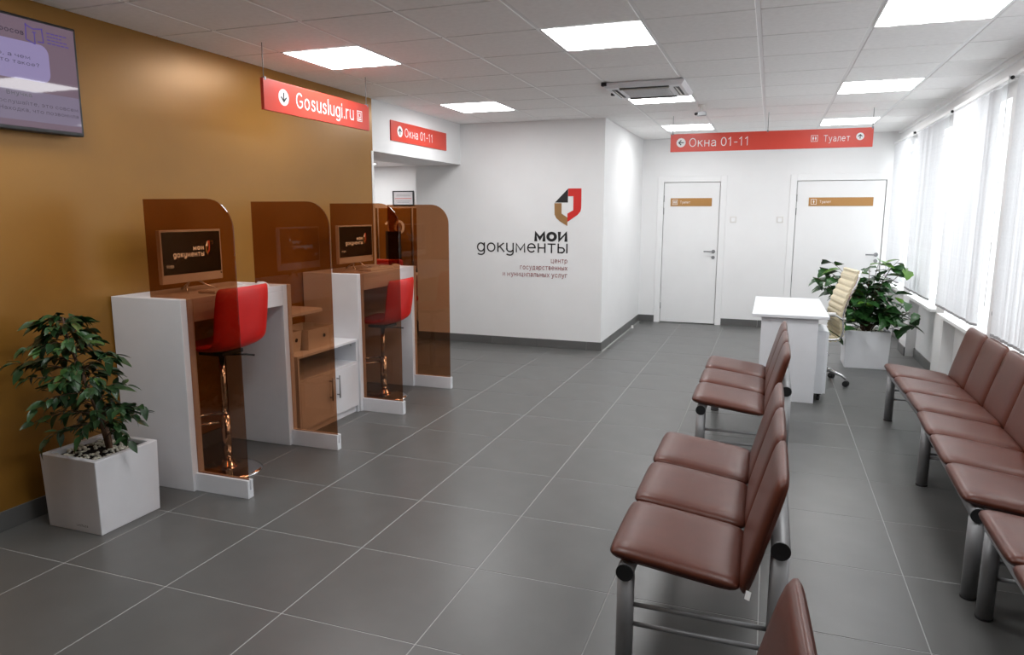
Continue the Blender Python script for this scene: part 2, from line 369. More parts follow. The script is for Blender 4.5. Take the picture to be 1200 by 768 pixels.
# ---- walls
struct('wall_left', box(XH, XL, YREAR, YGOLD, 0, H+0.1), 'gold', 'golden ochre painted wall behind the computer desks')
struct('wall_header', box(XH, XL, YGOLD, YLOGO, 2.164, H+0.1), 'wall', 'white lintel over the opening beside the golden wall')
struct('wall_logo', box(XH, XC, YLOGO, YBACK+0.14, 0, H+0.1), 'wall', 'white wall carrying the dark and red lettering')
struct('wall_rear', box(XH, XOUT, YREAR-0.12, YREAR, 0, H+0.1), 'wall', 'white wall behind the viewpoint')
D1, D2, DTOP = (-1.475, -0.690), (0.305, 1.392), 2.03
bm = BM()
for a, b in ((XC, D1[0]), (D1[1], D2[0]), (D2[1], XOUT)): bx(bm, a, b, YBACK, YBACK+0.14, 0, H+0.1)
for a, b in (D1, D2): bx(bm, a, b, YBACK, YBACK+0.14, DTOP, H+0.1)
bx(bm, XC, XOUT, YBACK+0.14, YBACK+0.2, 0, H+0.1)  # backing slab added behind the doors to keep their gaps dark
struct('wall_back', bm, 'wall', 'white end wall with two doors')
bm = BM()
edges = [YREAR] + [v for w in WIN for v in w] + [YBACK]
for a, b in zip(edges[0::2], edges[1::2]): bx(bm, XR, XOUT, a, b, 0, H+0.1)
for a, b in WIN:
    bx(bm, XR, XOUT, a, b, ZTOP, H+0.1); bx(bm, XNICHE, XOUT, a, b, 0, ZSILL-0.03)
struct('wall_right', bm, 'wall', 'white window wall with piers and shallow niches under the sills')
struct('trim_1', box(XL-0.02, XL+0.006, YGOLD-0.03, YGOLD+0.004, 0, 2.164), 'trim', 'white corner strip at the end of the golden wall')
struct('trim_2', box(XR-0.03, XR, YREAR, YBACK, H-0.035, H), 'trim', 'white ceiling moulding along the window wall')
# ---- skirting made of single tiles
def skirting(name, label, p0, p1, nrm, start):
    root = thing(name, label, None, loc=(p0[0], p0[1], 0), kind='structure')
    p0, p1, nrm = Vector((*p0, 0)), Vector((*p1, 0)), Vector((*nrm, 0))
    L = (p1-p0).length; d = (p1-p0)/L; s = -start; k = 0
    while s < L:
        a, b = max(0, s+0.0015), min(L, s+0.6-0.0015); s += 0.6
        if b-a < 0.02: continue
        A, B = p0+d*a, p0+d*b; C = B+nrm*0.011
        bm = box(min(A.x, C.x), max(A.x, C.x), min(A.y, C.y), max(A.y, C.y), 0, 0.1, b=0.001, seg=1)
        obj('skirting_tile', bm, 'base', root)
skirting('baseboard_left', 'grey tile skirting along the golden wall', (XL, 0.0), (XL, YGOLD), (1, 0), 0.3)
skirting('baseboard_logo', 'grey tile skirting under the lettered white wall', (XH, YLOGO), (XC+0.011, YLOGO), (0, -1), 0.2)
skirting('baseboard_passage', 'grey tile skirting on the side of the lettered wall', (XC, YLOGO), (XC, YBACK), (1, 0), 0.1)
skirting('baseboard_back', 'grey tile skirting between the two white doors', (D1[1]+0.085, YBACK), (D2[0]-0.095, YBACK), (0, -1), 0.1)
skirting('baseboard_back', 'short grey tile skirting left of the first door', (XC+0.011, YBACK), (D1[0]-0.085, YBACK), (0, -1), 0.3)
for (a, b) in WIN:
    skirting('baseboard_right', 'grey tile skirting in the niche under a window', (XNICHE, a), (XNICHE, b), (-1, 0), 0.2)
for a, b in ((5.50, 5.87), (7.20, 7.54), (8.87, 9.28)):
    skirting('baseboard_right', 'grey tile skirting on a pier between windows', (XR, a), (XR, b), (-1, 0), 0.0)

# ---- doors
def icon_person(bm, O, R, U, s, t):
    prism(bm, disc_pts(0, 0.30*s, 0.10*s, 12), O, R, U, t)
    prism(bm, [(-0.16*s, 0.16*s), (-0.16*s, -0.1*s), (-0.08*s, -0.1*s), (-0.08*s, -0.42*s), (0.08*s, -0.42*s), (0.08*s, -0.1*s), (0.16*s, -0.1*s), (0.16*s, 0.16*s)], O, R, U, t)
def door(name, x0, x1, px0, px1, label, n_persons):
    y = YBACK
    r = thing(name, label, None, ((x0+x1)/2, y, 0), kind='structure')
    bm = BM(); w = 0.085
    for a, b in ((x0-w, x0), (x1, x1+w)): bx(bm, a, b, y-0.014, y+0.13, 0, DTOP+w, b=0.003)
    bx(bm, x0, x1, y-0.014, y+0.13, DTOP, DTOP+w, b=0.003)
    obj('casing', bm, 'trim', r)
    leaf = obj('door_leaf', box(x0+0.006, x1-0.006, y+0.004, y+0.044, 0.012, DTOP-0.005, b=0.002), 'door', r)
    for z in (0.25, 1.62, 1.80):
        obj('hinge', tube(BM(), [(x0+0.004, y-0.006, z-0.045), (x0+0.004, y-0.006, z+0.045)], 0.007, 10), 'steel', leaf)
    hx = x1-0.06; hz = 1.055
    bm = BM()
    tube(bm, [(hx, y+0.004, hz), (hx, y-0.008, hz)], 0.026, 20)
    tube(bm, [(hx, y-0.006, hz), (hx, y-0.045, hz), (hx-0.015, y-0.052, hz), (hx-0.13, y-0.052, hz)], 0.009, 10)
    obj('handle', bm, 'steel', leaf)
    obj('lock_rose', tube(BM(), [(hx, y+0.004, hz-0.085), (hx, y-0.008, hz-0.085)], 0.024, 20), 'steel', leaf)
    pl = obj('sign_plate', box(px0, px1, y-0.001, y+0.004, 1.692, 1.806, b=0.0008, seg=1), 'plate', leaf, label='ochre plate with white restroom lettering')
    O = Vector((px0, y-0.001, 1.692)); R, U = AX, AZ
    bm = text('Туалет', O+R*0.135+U*0.040, R, U, 0.14, 0.026, t=0.0008)
    frame_outline(bm, 0.028, 0.098, 0.022, 0.092, 0.005, O, R, U, 0.001)
    if n_persons == 2:
        icon_person(bm, O+R*0.051+U*0.057, R, U, 0.05, 0.001); icon_person(bm, O+R*0.075+U*0.057, R, U, 0.05, 0.001)
    else: icon_person(bm, O+R*0.063+U*0.057, R, U, 0.055, 0.001)
    o = obj('lettering', bm, 'print', None, loc=ORG[r.name]); o.parent = leaf; o.location = (0, 0, 0)
    return r
door('door_1', *D1, -1.376, -0.801, 'white door with ochre plate next to the lettered wall corridor', 2)
door('door_2', *D2, 0.463, 1.249, 'wider white door with ochre plate behind the leafy plant', 1)
for x, lab in ((-0.50, 'white light switch beside the narrower door'), (0.113, 'white light switch beside the wider door')):
    r = thing('light_switch', lab, 'light switch', (x, YBACK, 1.47), 'light switches between the doors')
    obj('plate', box(x-0.042, x+0.042, YBACK-0.009, YBACK, 1.465, 1.549, b=0.003), 'offw', r)
    obj('rocker', box(x-0.027, x+0.027, YBACK-0.014, YBACK-0.008, 1.48, 1.534, b=0.002), 'trim', r)
tag(obj('door_stop', lathe(BM(), [(0.018, 0), (0.020, 0.004), (0.016, 0.012), (0.016, 0.034), (0.012, 0.040)], (XC+0.045, 9.75, 0), 16), 'offw'), 'small white door stop on the floor by the corridor skirting', 'door stop')

# ---- windows
for k, (a, b) in enumerate(WIN):
    r = thing('window_%d' % (k+1), 'white framed window behind vertical blinds', None, (XGLASS, (a+b)/2, ZSILL), kind='structure')
    bm = BM(); w = 0.06
    for p in ((a, b, ZSILL, ZSILL+w), (a, b, ZTOP-w, ZTOP), (a, a+w, ZSILL+w, ZTOP-w), (b-w, b, ZSILL+w, ZTOP-w)): bx(bm, XGLASS-0.03, XGLASS+0.04, p[0], p[1], p[2], p[3], b=0.004, seg=1)
    obj('window_frame', bm, 'trim', r)
    m = (a+b)/2
    obj('mullion', box(XGLASS-0.03, XGLASS+0.04, m-0.045, m+0.045, ZSILL+w, ZTOP-w, b=0.004, seg=1), 'trim', r)
    for p, q in ((a+w, m-0.045), (m+0.045, b-w)): obj('pane', box(XGLASS, XGLASS+0.006, p-0.005, q+0.005, ZSILL+w-0.005, ZTOP-w+0.005), 'pane', r)
    obj('window_sill', box(XR-0.055, XGLASS, a-0.03 if a > -0.9 else a, min(b+0.03, YBACK), ZSILL-0.03, ZSILL, b=0.004), 'trim', r)
    bm = box(XGLASS-0.045, XGLASS-0.03, m-0.016, m+0.016, 1.30, 1.37, b=0.003); bx(bm, XGLASS-0.06, XGLASS-0.045, m-0.01, m+0.01, 1.22, 1.36, b=0.003)
    obj('window_handle', bm, 'offw', r)

# ================================================================== THE HALL BEYOND THE OPENING
HY, HX = 9.6, -7.5
struct('wall_hall_back', box(HX, XH, HY, HY+0.1, 0, 2.6), 'wall', 'white far wall of the hall beyond the opening')
struct('wall_hall_left', box(HX-0.1, HX, 5.4, HY+0.1, 0, 2.6), 'wall', 'white side wall of the hall beyond the opening')
struct('wall_hall_front', box(HX, XH, 5.3, 5.4, 0, 2.6), 'wall', 'white wall of the hall behind the golden wall')
struct('ceiling_hall', box(HX, XH, 5.4, HY, 2.28, 2.38), 'ceil', 'white ceiling of the hall beyond the opening')
struct('floor_hall', box(HX, -5.965, 5.4, HY, -0.01, 0), 'tile', 'grey floor of the hall beyond the opening')
def ceiling_light(x, y, z, label, group='square lit ceiling panels'):
    r = thing('ceiling_light', label, 'ceiling light', (x, y, z), group)
    bm = BM(); h = 0.297; w = 0.012
    for p in ((-h, h, -h, -h+w), (-h, h, h-w, h), (-h, -h+w, -h+w, h-w), (h-w, h, -h+w, h-w)): bx(bm, x+p[0], x+p[1], y+p[2], y+p[3], z-0.004, z+0.006)
    obj('frame', bm, 'grid', r)
    bm = BM(); n = 25; q = h-w; rows = []
    for i in range(n):
        xx = x-q+2*q*i/(n-1); zz = z-0.003-0.0035*(1-math.cos(2*math.pi*i/6))/2
        rows.append((bm.verts.new((xx, y-q, zz)), bm.verts.new((xx, y+q, zz))))
    for s, t in zip(rows, rows[1:]): bm.faces.new((s[0], s[1], t[1], t[0])).smooth = True
    obj('diffuser', bm, 'light', r)
    return r
for hx, hy, lab in ((-5.6, 7.4, 'added lit panel in the hall beyond the opening, nearer the golden wall'), (-5.6, 8.7, 'added lit panel in the hall beyond the opening, nearer its far wall')):  # panels added to light the hall beyond the opening
    ceiling_light(hx, hy, 2.278, lab, 'lit panels added in the far hall')
r = thing('framed_notice', 'black framed notice board on the far hall wall', 'notice board', (-5.228, HY, 1.70))
bm = BM(); frame_outline(bm, -5.405, -5.05, 1.70, 1.918, 0.016, (0, HY-0.02, 0), AX, AZ, -0.02)
obj('frame', bm, 'black', r)
sh = obj('sheet', box(-5.39, -5.065, HY-0.012, HY-0.001, 1.715, 1.903), 'paper', r)
bm = BM()
for z, w in ((1.86, 0.22), (1.84, 0.24), (1.765, 0.25), (1.745, 0.2)): bx(bm, -5.228-w/2, -5.228+w/2, HY-0.0135, HY-0.011, z, z+0.006)
obj('printed_line', bm, 'steel', sh)
bm = box(-5.37, -5.09, HY-0.0135, HY-0.011, 1.80, 1.808); obj('printed_line', bm, 'logored', sh)
# service window screens and counter, seen only through the brown glass
for x0, x1, lab in ((-5.72, -5.50, 'golden screen panel of the hall counter at the opening edge'), (-5.46, -4.93, 'golden screen panel carrying the counter number ten'), (-4.89, -4.35, 'golden screen panel of the hall counter beside the lettered wall')):
    tag(obj('screen_panel', box(x0, x1, 9.25, 9.29, 0, 1.66, b=0.004), 'gold'), lab, 'screen', 'golden counter screens in the hall')
r = thing('counter_number', 'white number ten on the golden hall screen', 'number sign', (-5.19, 9.248, 1.28))
obj('lettering', text('1', (-5.35, 9.249, 1.285), AX, AZ, 0.10, 0.15, sw=0.26, t=0.002), 'print', r)
obj('lettering', text('0', (-5.20, 9.249, 1.285), AX, AZ, 0.17, 0.15, sw=0.26, t=0.002), 'print', r)
r = thing('service_counter', 'white service counter in the hall seen through brown glass', 'counter', (-5.1, 8.9, 0))
obj('counter_top', box(-5.8, -4.3, 8.55, 9.22, 0.72, 0.76, b=0.004), 'white', r)
for x in (-5.78, -4.34): obj('side_panel', box(x, x+0.03, 8.6, 9.2, 0, 0.72), 'white', r)
obj('front_panel', box(-5.75, -4.34, 8.72, 8.74, 0.1, 0.72), 'white', r)
r = thing('desk_phone', 'dark desk phone on the hall counter', 'phone', (-4.75, 9.0, 0.76))
obj('body', move(box(-0.1, 0.1, -0.09, 0.09, 0, 0.05, b=0.01), Matrix.Translation((-4.75, 9.0, 0.76))), 'black', r)
obj('handset', move(box(-0.095, -0.05, -0.1, 0.1, 0.05, 0.085, b=0.015), Matrix.Translation((-4.75, 9.0, 0.76))), 'black', r)
r = thing('hall_monitor', 'dark monitor on the hall counter in front of the number', 'monitor', (-5.12, 9.05, 0.76))
obj('screen', box(-5.22, -4.98, 9.02, 9.05, 0.90, 1.33, b=0.006), 'black', r)
obj('stand', bx(box(-5.12, -5.08, 9.04, 9.07, 0.77, 1.0), -5.2, -5.0, 8.96, 9.12, 0.76, 0.775, b=0.004), 'black', r)
def visitor_chair(x, y, lab):
    r = thing('visitor_chair', lab, 'chair', (x, y, 0), 'red chairs in the hall')
    bm = box(x-0.22, x+0.22, y-0.22, y+0.22, 0.42, 0.49, b=0.025); obj('seat', bm, 'red_lea', r)
    obj('backrest', box(x-0.21, x+0.21, y-0.24, y-0.19, 0.55, 1.0, b=0.022), 'red_lea', r)
    for sx in (-1, 1):
        for sy in (-1, 1): obj('leg', tube(BM(), [(x+sx*0.19, y+sy*0.19, 0), (x+sx*0.18, y+sy*0.18, 0.43)], 0.012, 8), 'chrome', r)
    for sx in (-1, 1): obj('back_post', tube(BM(), [(x+sx*0.15, y-0.2, 0.43), (x+sx*0.15, y-0.235, 0.6)], 0.01, 8), 'chrome', r)
visitor_chair(-5.25, 8.2, 'red chair at the hall counter farther from the lettered wall')
visitor_chair(-4.62, 8.25, 'red chair at the hall counter nearer the lettered wall')

# ================================================================== CEILING FIXTURES
LABS = {(1, 0): 'lit square ceiling panel above the hanging red sign by the golden wall', (4, 0): 'large lit ceiling panel in mid ceiling, nearest in front of the air conditioner',
        (7, 0): 'lit ceiling panel near the window blinds, cut by the top edge', (1, 4): 'lit ceiling panel close to the lettered wall and small red wall sign',
        (4, 4): 'lit ceiling panel half hidden behind the air conditioner', (7, 4): 'lit ceiling panel midway along the window side',
        (4, 8): 'lit ceiling panel just above the left end of the long red sign', (7, 8): 'lit ceiling panel just above the right end of the long red sign'}
for (i, j) in sorted(LIGHTS):
    ceiling_light(CGX+(i+0.5)*G, CGY+(j+0.5)*G, H+0.002, LABS.get((i, j), 'unseen lit ceiling panel outside the photo, ' + {1: 'above the television wall', 4: 'straight above the viewpoint', 7: 'above the cut-off window bench'}[i]),
                  'square lit ceiling panels' if (i, j) in LABS else 'lit ceiling panels outside the photo')
# air conditioner cassette
ax, ay = CGX+4.5*G, CGY+3.5*G
r = thing('air_conditioner', 'white ceiling cassette air conditioner with four slots', 'air conditioner', (ax, ay, H-0.05))
bm = BM(); s0, s1 = 0.325, 0.30
vs = [[bm.verts.new((ax+sx*s, ay+sy*s, z)) for sx, sy in ((-1, -1), (1, -1), (1, 1), (-1, 1))] for s, z in ((0.30, H+0.005), (s0, H-0.008), (s0, H-0.022), (s1, H-0.045))]
for a, b in zip(vs, vs[1:]):
    for k in range(4): bm.faces.new((a[k], a[(k+1) % 4], b[(k+1) % 4], b[k]))
bm.faces.new(vs[-1]); obj('body', bm, 'white', r)
g = obj('intake_grille', box(ax-0.185, ax+0.185, ay-0.185, ay+0.185, H-0.052, H-0.044, b=0.003), 'acgrey', r)
for k in range(9):
    yy = ay-0.16+0.04*k
    obj('grille_rib', box(ax-0.175, ax+0.175, yy-0.004, yy+0.004, H-0.055, H-0.051), 'white', g)
for sx, sy in ((0, -1), (0, 1), (1, 0), (-1, 0)):
    c = Vector((ax+sx*0.25, ay+sy*0.25, 0)); w = (0.2, 0.022) if sy else (0.022, 0.2)
    sl = obj('air_slot', box(c.x-w[0], c.x+w[0], c.y-w[1], c.y+w[1], H-0.0475, H-0.043), 'black', r)
    fl = box(-w[0], w[0], -w[1]*0.55, w[1]*0.55, -0.002, 0.002) if sy else box(-w[0]*0.55, w[0]*0.55, -w[1], w[1], -0.002, 0.002)
    fl = move(fl, Matrix.Translation((c.x, c.y, H-0.052)) @ Matrix.Rotation(0.5, 4, AX if sy else AY)); obj('louvre', fl, 'offw', r)
obj('corner_plug', box(ax-0.335, ax-0.29, ay-0.335, ay-0.29, H-0.03, H-0.001, b=0.004), 'black', r)
obj('side_clip', box(ax-0.33, ax-0.30, ay+0.02, ay+0.06, H-0.05, H-0.03, b=0.003), 'black', r)
# small ceiling camera
cx, cy = -0.70, 7.35
r = thing('ceiling_camera', 'small grey camera fixed to the ceiling behind the air conditioner', 'camera', (cx, cy, H-0.09))
obj('mount', lathe(BM(), [(0.012, 0), (0.012, 0.05), (0.035, 0.055), (0.035, 0.07)], (cx, cy, H-0.07), 16), 'offw', r)
b_ = obj('body', move(box(-0.045, 0.045, -0.03, 0.03, -0.02, 0.02, b=0.008), Matrix.Translation((cx, cy, H-0.085))), 'clip', r)
obj('lens', tube(BM(), [(cx-0.04, cy-0.02, H-0.085), (cx-0.055, cy-0.035, H-0.088)], 0.014, 12), 'black', b_)

# ================================================================== SIGNS
def arrow(bm, c, s, ang, O, R, U, t):
    def rot(p): return (c[0]+s*(p[0]*math.cos(ang)-p[1]*math.sin(ang)), c[1]+s*(p[0]*math.sin(ang)+p[1]*math.cos(ang)))
    for poly in ([(-0.055, -0.3), (0.055, -0.3), (0.055, 0.25), (-0.055, 0.25)], [(-0.30, 0.02), (-0.22, -0.06), (0.04, 0.22), (0, 0.32)], [(0.30, 0.02), (0, 0.32), (-0.04, 0.22), (0.22, -0.06)]):
        prism(bm, [rot(p) for p in poly], O, R, U, t)
def sign_badge(root, c, rad, ang, O, R, U):
    d = obj('arrow_disc', prism(BM(), disc_pts(*c, rad, 28), O, R, U, 0.001), 'print', root)
    bm = BM(); arrow(bm, c, rad*2, ang, O, R, U, 0.0018); obj('arrow', bm, 'dark', root)
# hanging sign by the golden wall
X0 = -3.05; Y0, Y1, Z0, Z1 = 3.795, 5.045, 2.232, 2.425
r = thing('hanging_sign', 'red hanging sign with white web address in front of the golden wall', 'sign', (X0, (Y0+Y1)/2, Z0), 'red signs')
obj('panel', box(X0-0.012, X0+0.012, Y0, Y1, Z0, Z1, b=0.001, seg=1), 'red', r)
O = Vector((X0+0.012, Y0, Z0)); R, U = AY, AZ; W_ = Y1-Y0
obj('lettering', text('Gosuslugi.ru', O+R*0.325+U*0.052, R, U, 0.70, 0.076, sw=0.15, t=0.001), 'print', r)
sign_badge(r, (0.195, 0.100), 0.052, math.pi, O, R, U)
bm = BM(); frame_outline(bm, 1.075, 1.145, 0.055, 0.135, 0.006, O, R, U, 0.001); frame_outline(bm, 1.092, 1.128, 0.085, 0.12, 0.005, O, R, U, 0.001)
prism(bm, [(1.085, 0.067), (1.135, 0.067), (1.128, 0.078), (1.092, 0.078)], O, R, U, 0.001)
obj('pictogram', bm, 'print', r)
for y in (Y0+0.02, Y1-0.02):
    w = obj('hanging_wire', tube(BM(), [(X0, y, Z1-0.005), (X0, y, H+0.003)], 0.003, 6), 'steel', r)
    obj('wire_clip', box(X0-0.014, X0+0.014, y-0.008, y+0.008, Z1-0.012, Z1+0.008, b=0.002), 'steel', w)
# wall sign on the lintel
Y0, Y1, Z0, Z1 = 6.286, 7.552, 2.294, 2.488
r = thing('wall_sign', 'red sign with white number lettering fixed on the white lintel', 'sign', (XL, (Y0+Y1)/2, Z0), 'red signs')
obj('panel', box(XL, XL+0.012, Y0, Y1, Z0, Z1, b=0.001, seg=1), 'red', r)
O = Vector((XL+0.012, Y0, Z0)); R, U = AY, AZ
for wi in (0, 1): obj('lettering', text('Окна 01-11', O+R*0.275+U*0.055, R, U, 0.64, 0.066, t=0.001, word=wi), 'print', r)
sign_badge(r, (0.178, 0.100), 0.055, 0, O, R, U)
# long hanging sign by the doors
YS = 8.10; X0, X1, Z0, Z1 = -1.086, 0.916, 2.256, 2.446
r = thing('hanging_sign', 'long red hanging sign in front of the two white doors', 'sign', ((X0+X1)/2, YS, Z0), 'red signs')
obj('panel', box(X0, X1, YS-0.012, YS+0.012, Z0, Z1, b=0.001, seg=1), 'red', r)
O = Vector((X0, YS-0.012, Z0)); R, U = AX, AZ
for wi in (0, 1): obj('lettering', text('Окна 01-11', O+R*0.20+U*0.05, R, U, 0.62, 0.068, sw=0.14, t=0.001, word=wi), 'print', r)
obj('lettering', text('Туалет', O+R*1.545+U*0.063, R, U, 0.245, 0.048, sw=0.14, t=0.001), 'print', r)
sign_badge(r, (0.113, 0.097), 0.049, math.pi/2, O, R, U)
sign_badge(r, (1.883, 0.105), 0.037, 0, O, R, U)
bm = BM(); frame_outline(bm, 1.425, 1.49, 0.066, 0.131, 0.004, O, R, U, 0.001)
icon_person(bm, O+R*1.446+U*0.099, R, U, 0.045, 0.001); icon_person(bm, O+R*1.469+U*0.099, R, U, 0.045, 0.001)
obj('pictogram', bm, 'print', r)
for x in (X0+0.02, -0.085, X1-0.01):
    w = obj('hanging_wire', tube(BM(), [(x, YS, Z1-0.004), (x, YS, H+0.003)], 0.003, 6), 'steel', r)
    obj('wire_clip', box(x-0.008, x+0.008, YS-0.014, YS+0.014, Z1-0.012, Z1+0.008, b=0.002), 'steel', w)
# lettering and emblem on the white wall
r = thing('wall_emblem', 'dark lettering with folded red and tan emblem on the white wall', 'wall lettering', (-2.7, YLOGO, 0.82))
def e2w(p): return (-2.37+(p[0]-650)/186*0.319, 1.87-(p[1]-65)/260*0.426)
def emb(name, pts, m):
    obj(name, prism(BM(), [e2w(p) for p in pts], (0, YLOGO, 0), AX, AZ, 0.003), m, r)
emb('emblem_fold', [(653, 162), (744, 66), (744, 162)], 'dark')
emb('emblem_red', [(746, 65), (836, 65), (836, 200), (831, 224), (812, 247), (742, 297), (742, 238), (782, 215), (782, 118), (746, 118)], 'logored')
emb('emblem_tan', [(650, 166), (700, 166), (700, 238), (742, 266), (742, 325), (690, 293), (664, 270), (652, 245)], 'logotan')
def wtext(s, x1, z, w, m, height, sw=0.15, gap=0.30):
    obj('lettering', text(s, (x1-w, YLOGO-0.001, z), AX, AZ, w, height, sw, t=0.002, gap=gap), m, r)
wtext('мои', -2.207, 1.262, 0.405, 'dark', 0.114, 0.36, 0.10)
wtext('gокyменты', -2.205, 1.128, 1.14, 'dark', 0.112, 0.155, 0.22)
wtext('центр', -2.205, 1.012, 0.198, 'maroon', 0.044, 0.18)
wtext('государственных', -2.205, 0.928, 0.582, 'maroon', 0.044, 0.18)
wtext('и муниципальных услуг', -2.205, 0.843, 0.805, 'maroon', 0.044, 0.18)

# television on the golden wall
TX = -3.47; TY0, TY1, TZ0, TZ1 = 1.895, 2.868, 1.984, 2.531
r = thing('wall_television', 'black framed television showing a lilac slide on the golden wall', 'television', (XL, (TY0+TY1)/2, TZ0))
obj('casing', box(XL+0.03, TX, TY0, TY1, TZ0, TZ1, b=0.006), 'black', r)
obj('wall_bracket', box(XL, XL+0.035, 2.2, 2.56, 2.12, 2.4), 'steel', r)
sc_ = obj('screen', box(TX-0.002, TX+0.001, TY0+0.014, TY1-0.014, TZ0+0.02, TZ1-0.014), 'tvbg', r)
O = Vector((TX+0.001, TY0, TZ0)); R, U = AY, AZ
def tvp(name, bm, m): 
    o = obj(name, bm, m, None, loc=ORG[r.name]); o.parent = sc_; o.location = (0, 0, 0)
tvp('speech_bubble', prism(BM(), round_rect(0.02, 0.81, 0.245, 0.427, 0.045), O, R, U, 0.0004), 'tvbub')
tvp('text_panel', prism(BM(), round_rect(0.02, 0.957, 0.05, 0.195, 0.004), O, R, U, 0.0004), 'tvpan')
O2 = O + AX*0.0004
for ln, right, zz, w, xh, sw in (('вопросов', 0.69, 0.455, 0.19, 0.018, 0.22), ('что, а чем', 0.71, 0.345, 0.21, 0.014, 0.15), ('что это такое?', 0.755, 0.315, 0.30, 0.014, 0.15),
                    ('Внучка', 0.70, 0.165, 0.125, 0.016, 0.24), ('Бабушка, послушайте, это совсем', 0.945, 0.125, 0.60, 0.014, 0.15), ('твой вклад! Находка, что позвонила', 0.945, 0.092, 0.62, 0.014, 0.15)):
    tvp('lettering', text(ln, O2+R*(right-w)+U*zz, R, U, w, xh, sw, t=0.0004), 'tvink')
bm = BM()
for a, b, c, d in ((0.70, 0.44, 0.705, 0.515), (0.70, 0.51, 0.74, 0.495), (0.74, 0.495, 0.79, 0.505), (0.785, 0.505, 0.79, 0.44), (0.79, 0.44, 0.76, 0.44), (0.70, 0.44, 0.745, 0.425), (0.745, 0.425, 0.745, 0.48), (0.735, 0.48, 0.755, 0.48)):
    v = Vector((c-a, d-b)); n = Vector((-v.y, v.x)).normalized()*0.0025
    prism(bm, [(a-n.x, b-n.y), (c-n.x, d-n.y), (c+n.x, d+n.y), (a+n.x, b+n.y)], O, R, U, 0.0006)
tvp('pictogram', bm, 'tvblue')
bm = BM()
for k, w in enumerate((0.11, 0.08, 0.11, 0.12)):
    for q in range(5): prism(bm, [(0.81+w*q/5, 0.489-k*0.016), (0.81+w*(q+0.8)/5, 0.489-k*0.016), (0.81+w*(q+0.8)/5, 0.494-k*0.016), (0.81+w*q/5, 0.494-k*0.016)], O, R, U, 0.0005)
tvp('printed_line', bm, 'tvblue')

# ================================================================== COMPUTER DESKS ALONG THE GOLDEN WALL
DZ = 1.112; DX0, DX1 = -3.545, -3.035
def computer_desk(y0, y1, lab):
    r = thing('computer_desk', lab, 'desk', ((DX0+DX1)/2, (y0+y1)/2, 0), 'tall white computer desks')
    for a in (y0, y1-0.09): obj('side_panel', box(DX0, DX1, a, a+0.09, 0, DZ, b=0.002, seg=1), 'white', r)
    obj('desktop', box(DX0, DX1, y0+0.09, y1-0.09, DZ-0.035, DZ, b=0.002, seg=1), 'white', r)
    obj('fascia', box(DX1-0.03, DX1, y0+0.09, y1-0.09, DZ-0.135, DZ-0.035, b=0.001, seg=1), 'white', r)
    obj('cable_rail', box(DX0, DX0+0.02, y0+0.09, y1-0.09, DZ-0.16, DZ-0.035), 'white', r)
    return r
computer_desk(3.002, 3.965, 'tall white computer desk beside the ficus planter')
computer_desk(4.79, 5.775, 'tall white computer desk at the end of the golden wall')
def partition(y, lab):
    x0, x1, zt, rad = -3.29, -2.68, 1.662, 0.17
    r = thing('glass_partition', lab, 'partition', ((x0+x1)/2, y, 0), 'brown tinted glass partitions')
    pts = [(-3.0, 0.045), (x1, 0.045)] + [(x1-rad+rad*math.cos(math.radians(a)), zt-rad+rad*math.sin(math.radians(a))) for a in range(0, 91, 9)] + [(x0, zt), (x0, DZ+0.001), (DX1+0.0015, DZ+0.001), (DX1+0.0015, 0.045)]
    obj('pane', prism(BM(), pts[1:], (0, y+0.004, 0), AX, AZ, 0.008), 'brown', r)
    bm = BM(); xe = x1+0.012
    bx(bm, DX1+0.001, xe, y-0.022, y-0.005, 0, 0.105, b=0.001, seg=1); bx(bm, DX1+0.001, xe, y+0.005, y+0.022, 0, 0.105, b=0.001, seg=1)
    bx(bm, DX1+0.001, xe, y-0.006, y+0.006, 0, 0.044)
    obj('base_rail', bm, 'white', r)
    return r
partition(3.046, 'brown glass partition nearest the ficus planter')
partition(3.922, 'brown glass partition between first desk and white cabinet')
partition(4.835, 'brown glass partition between white cabinet and second desk')
partition(5.732, 'brown glass partition nearest the lettered white wall')

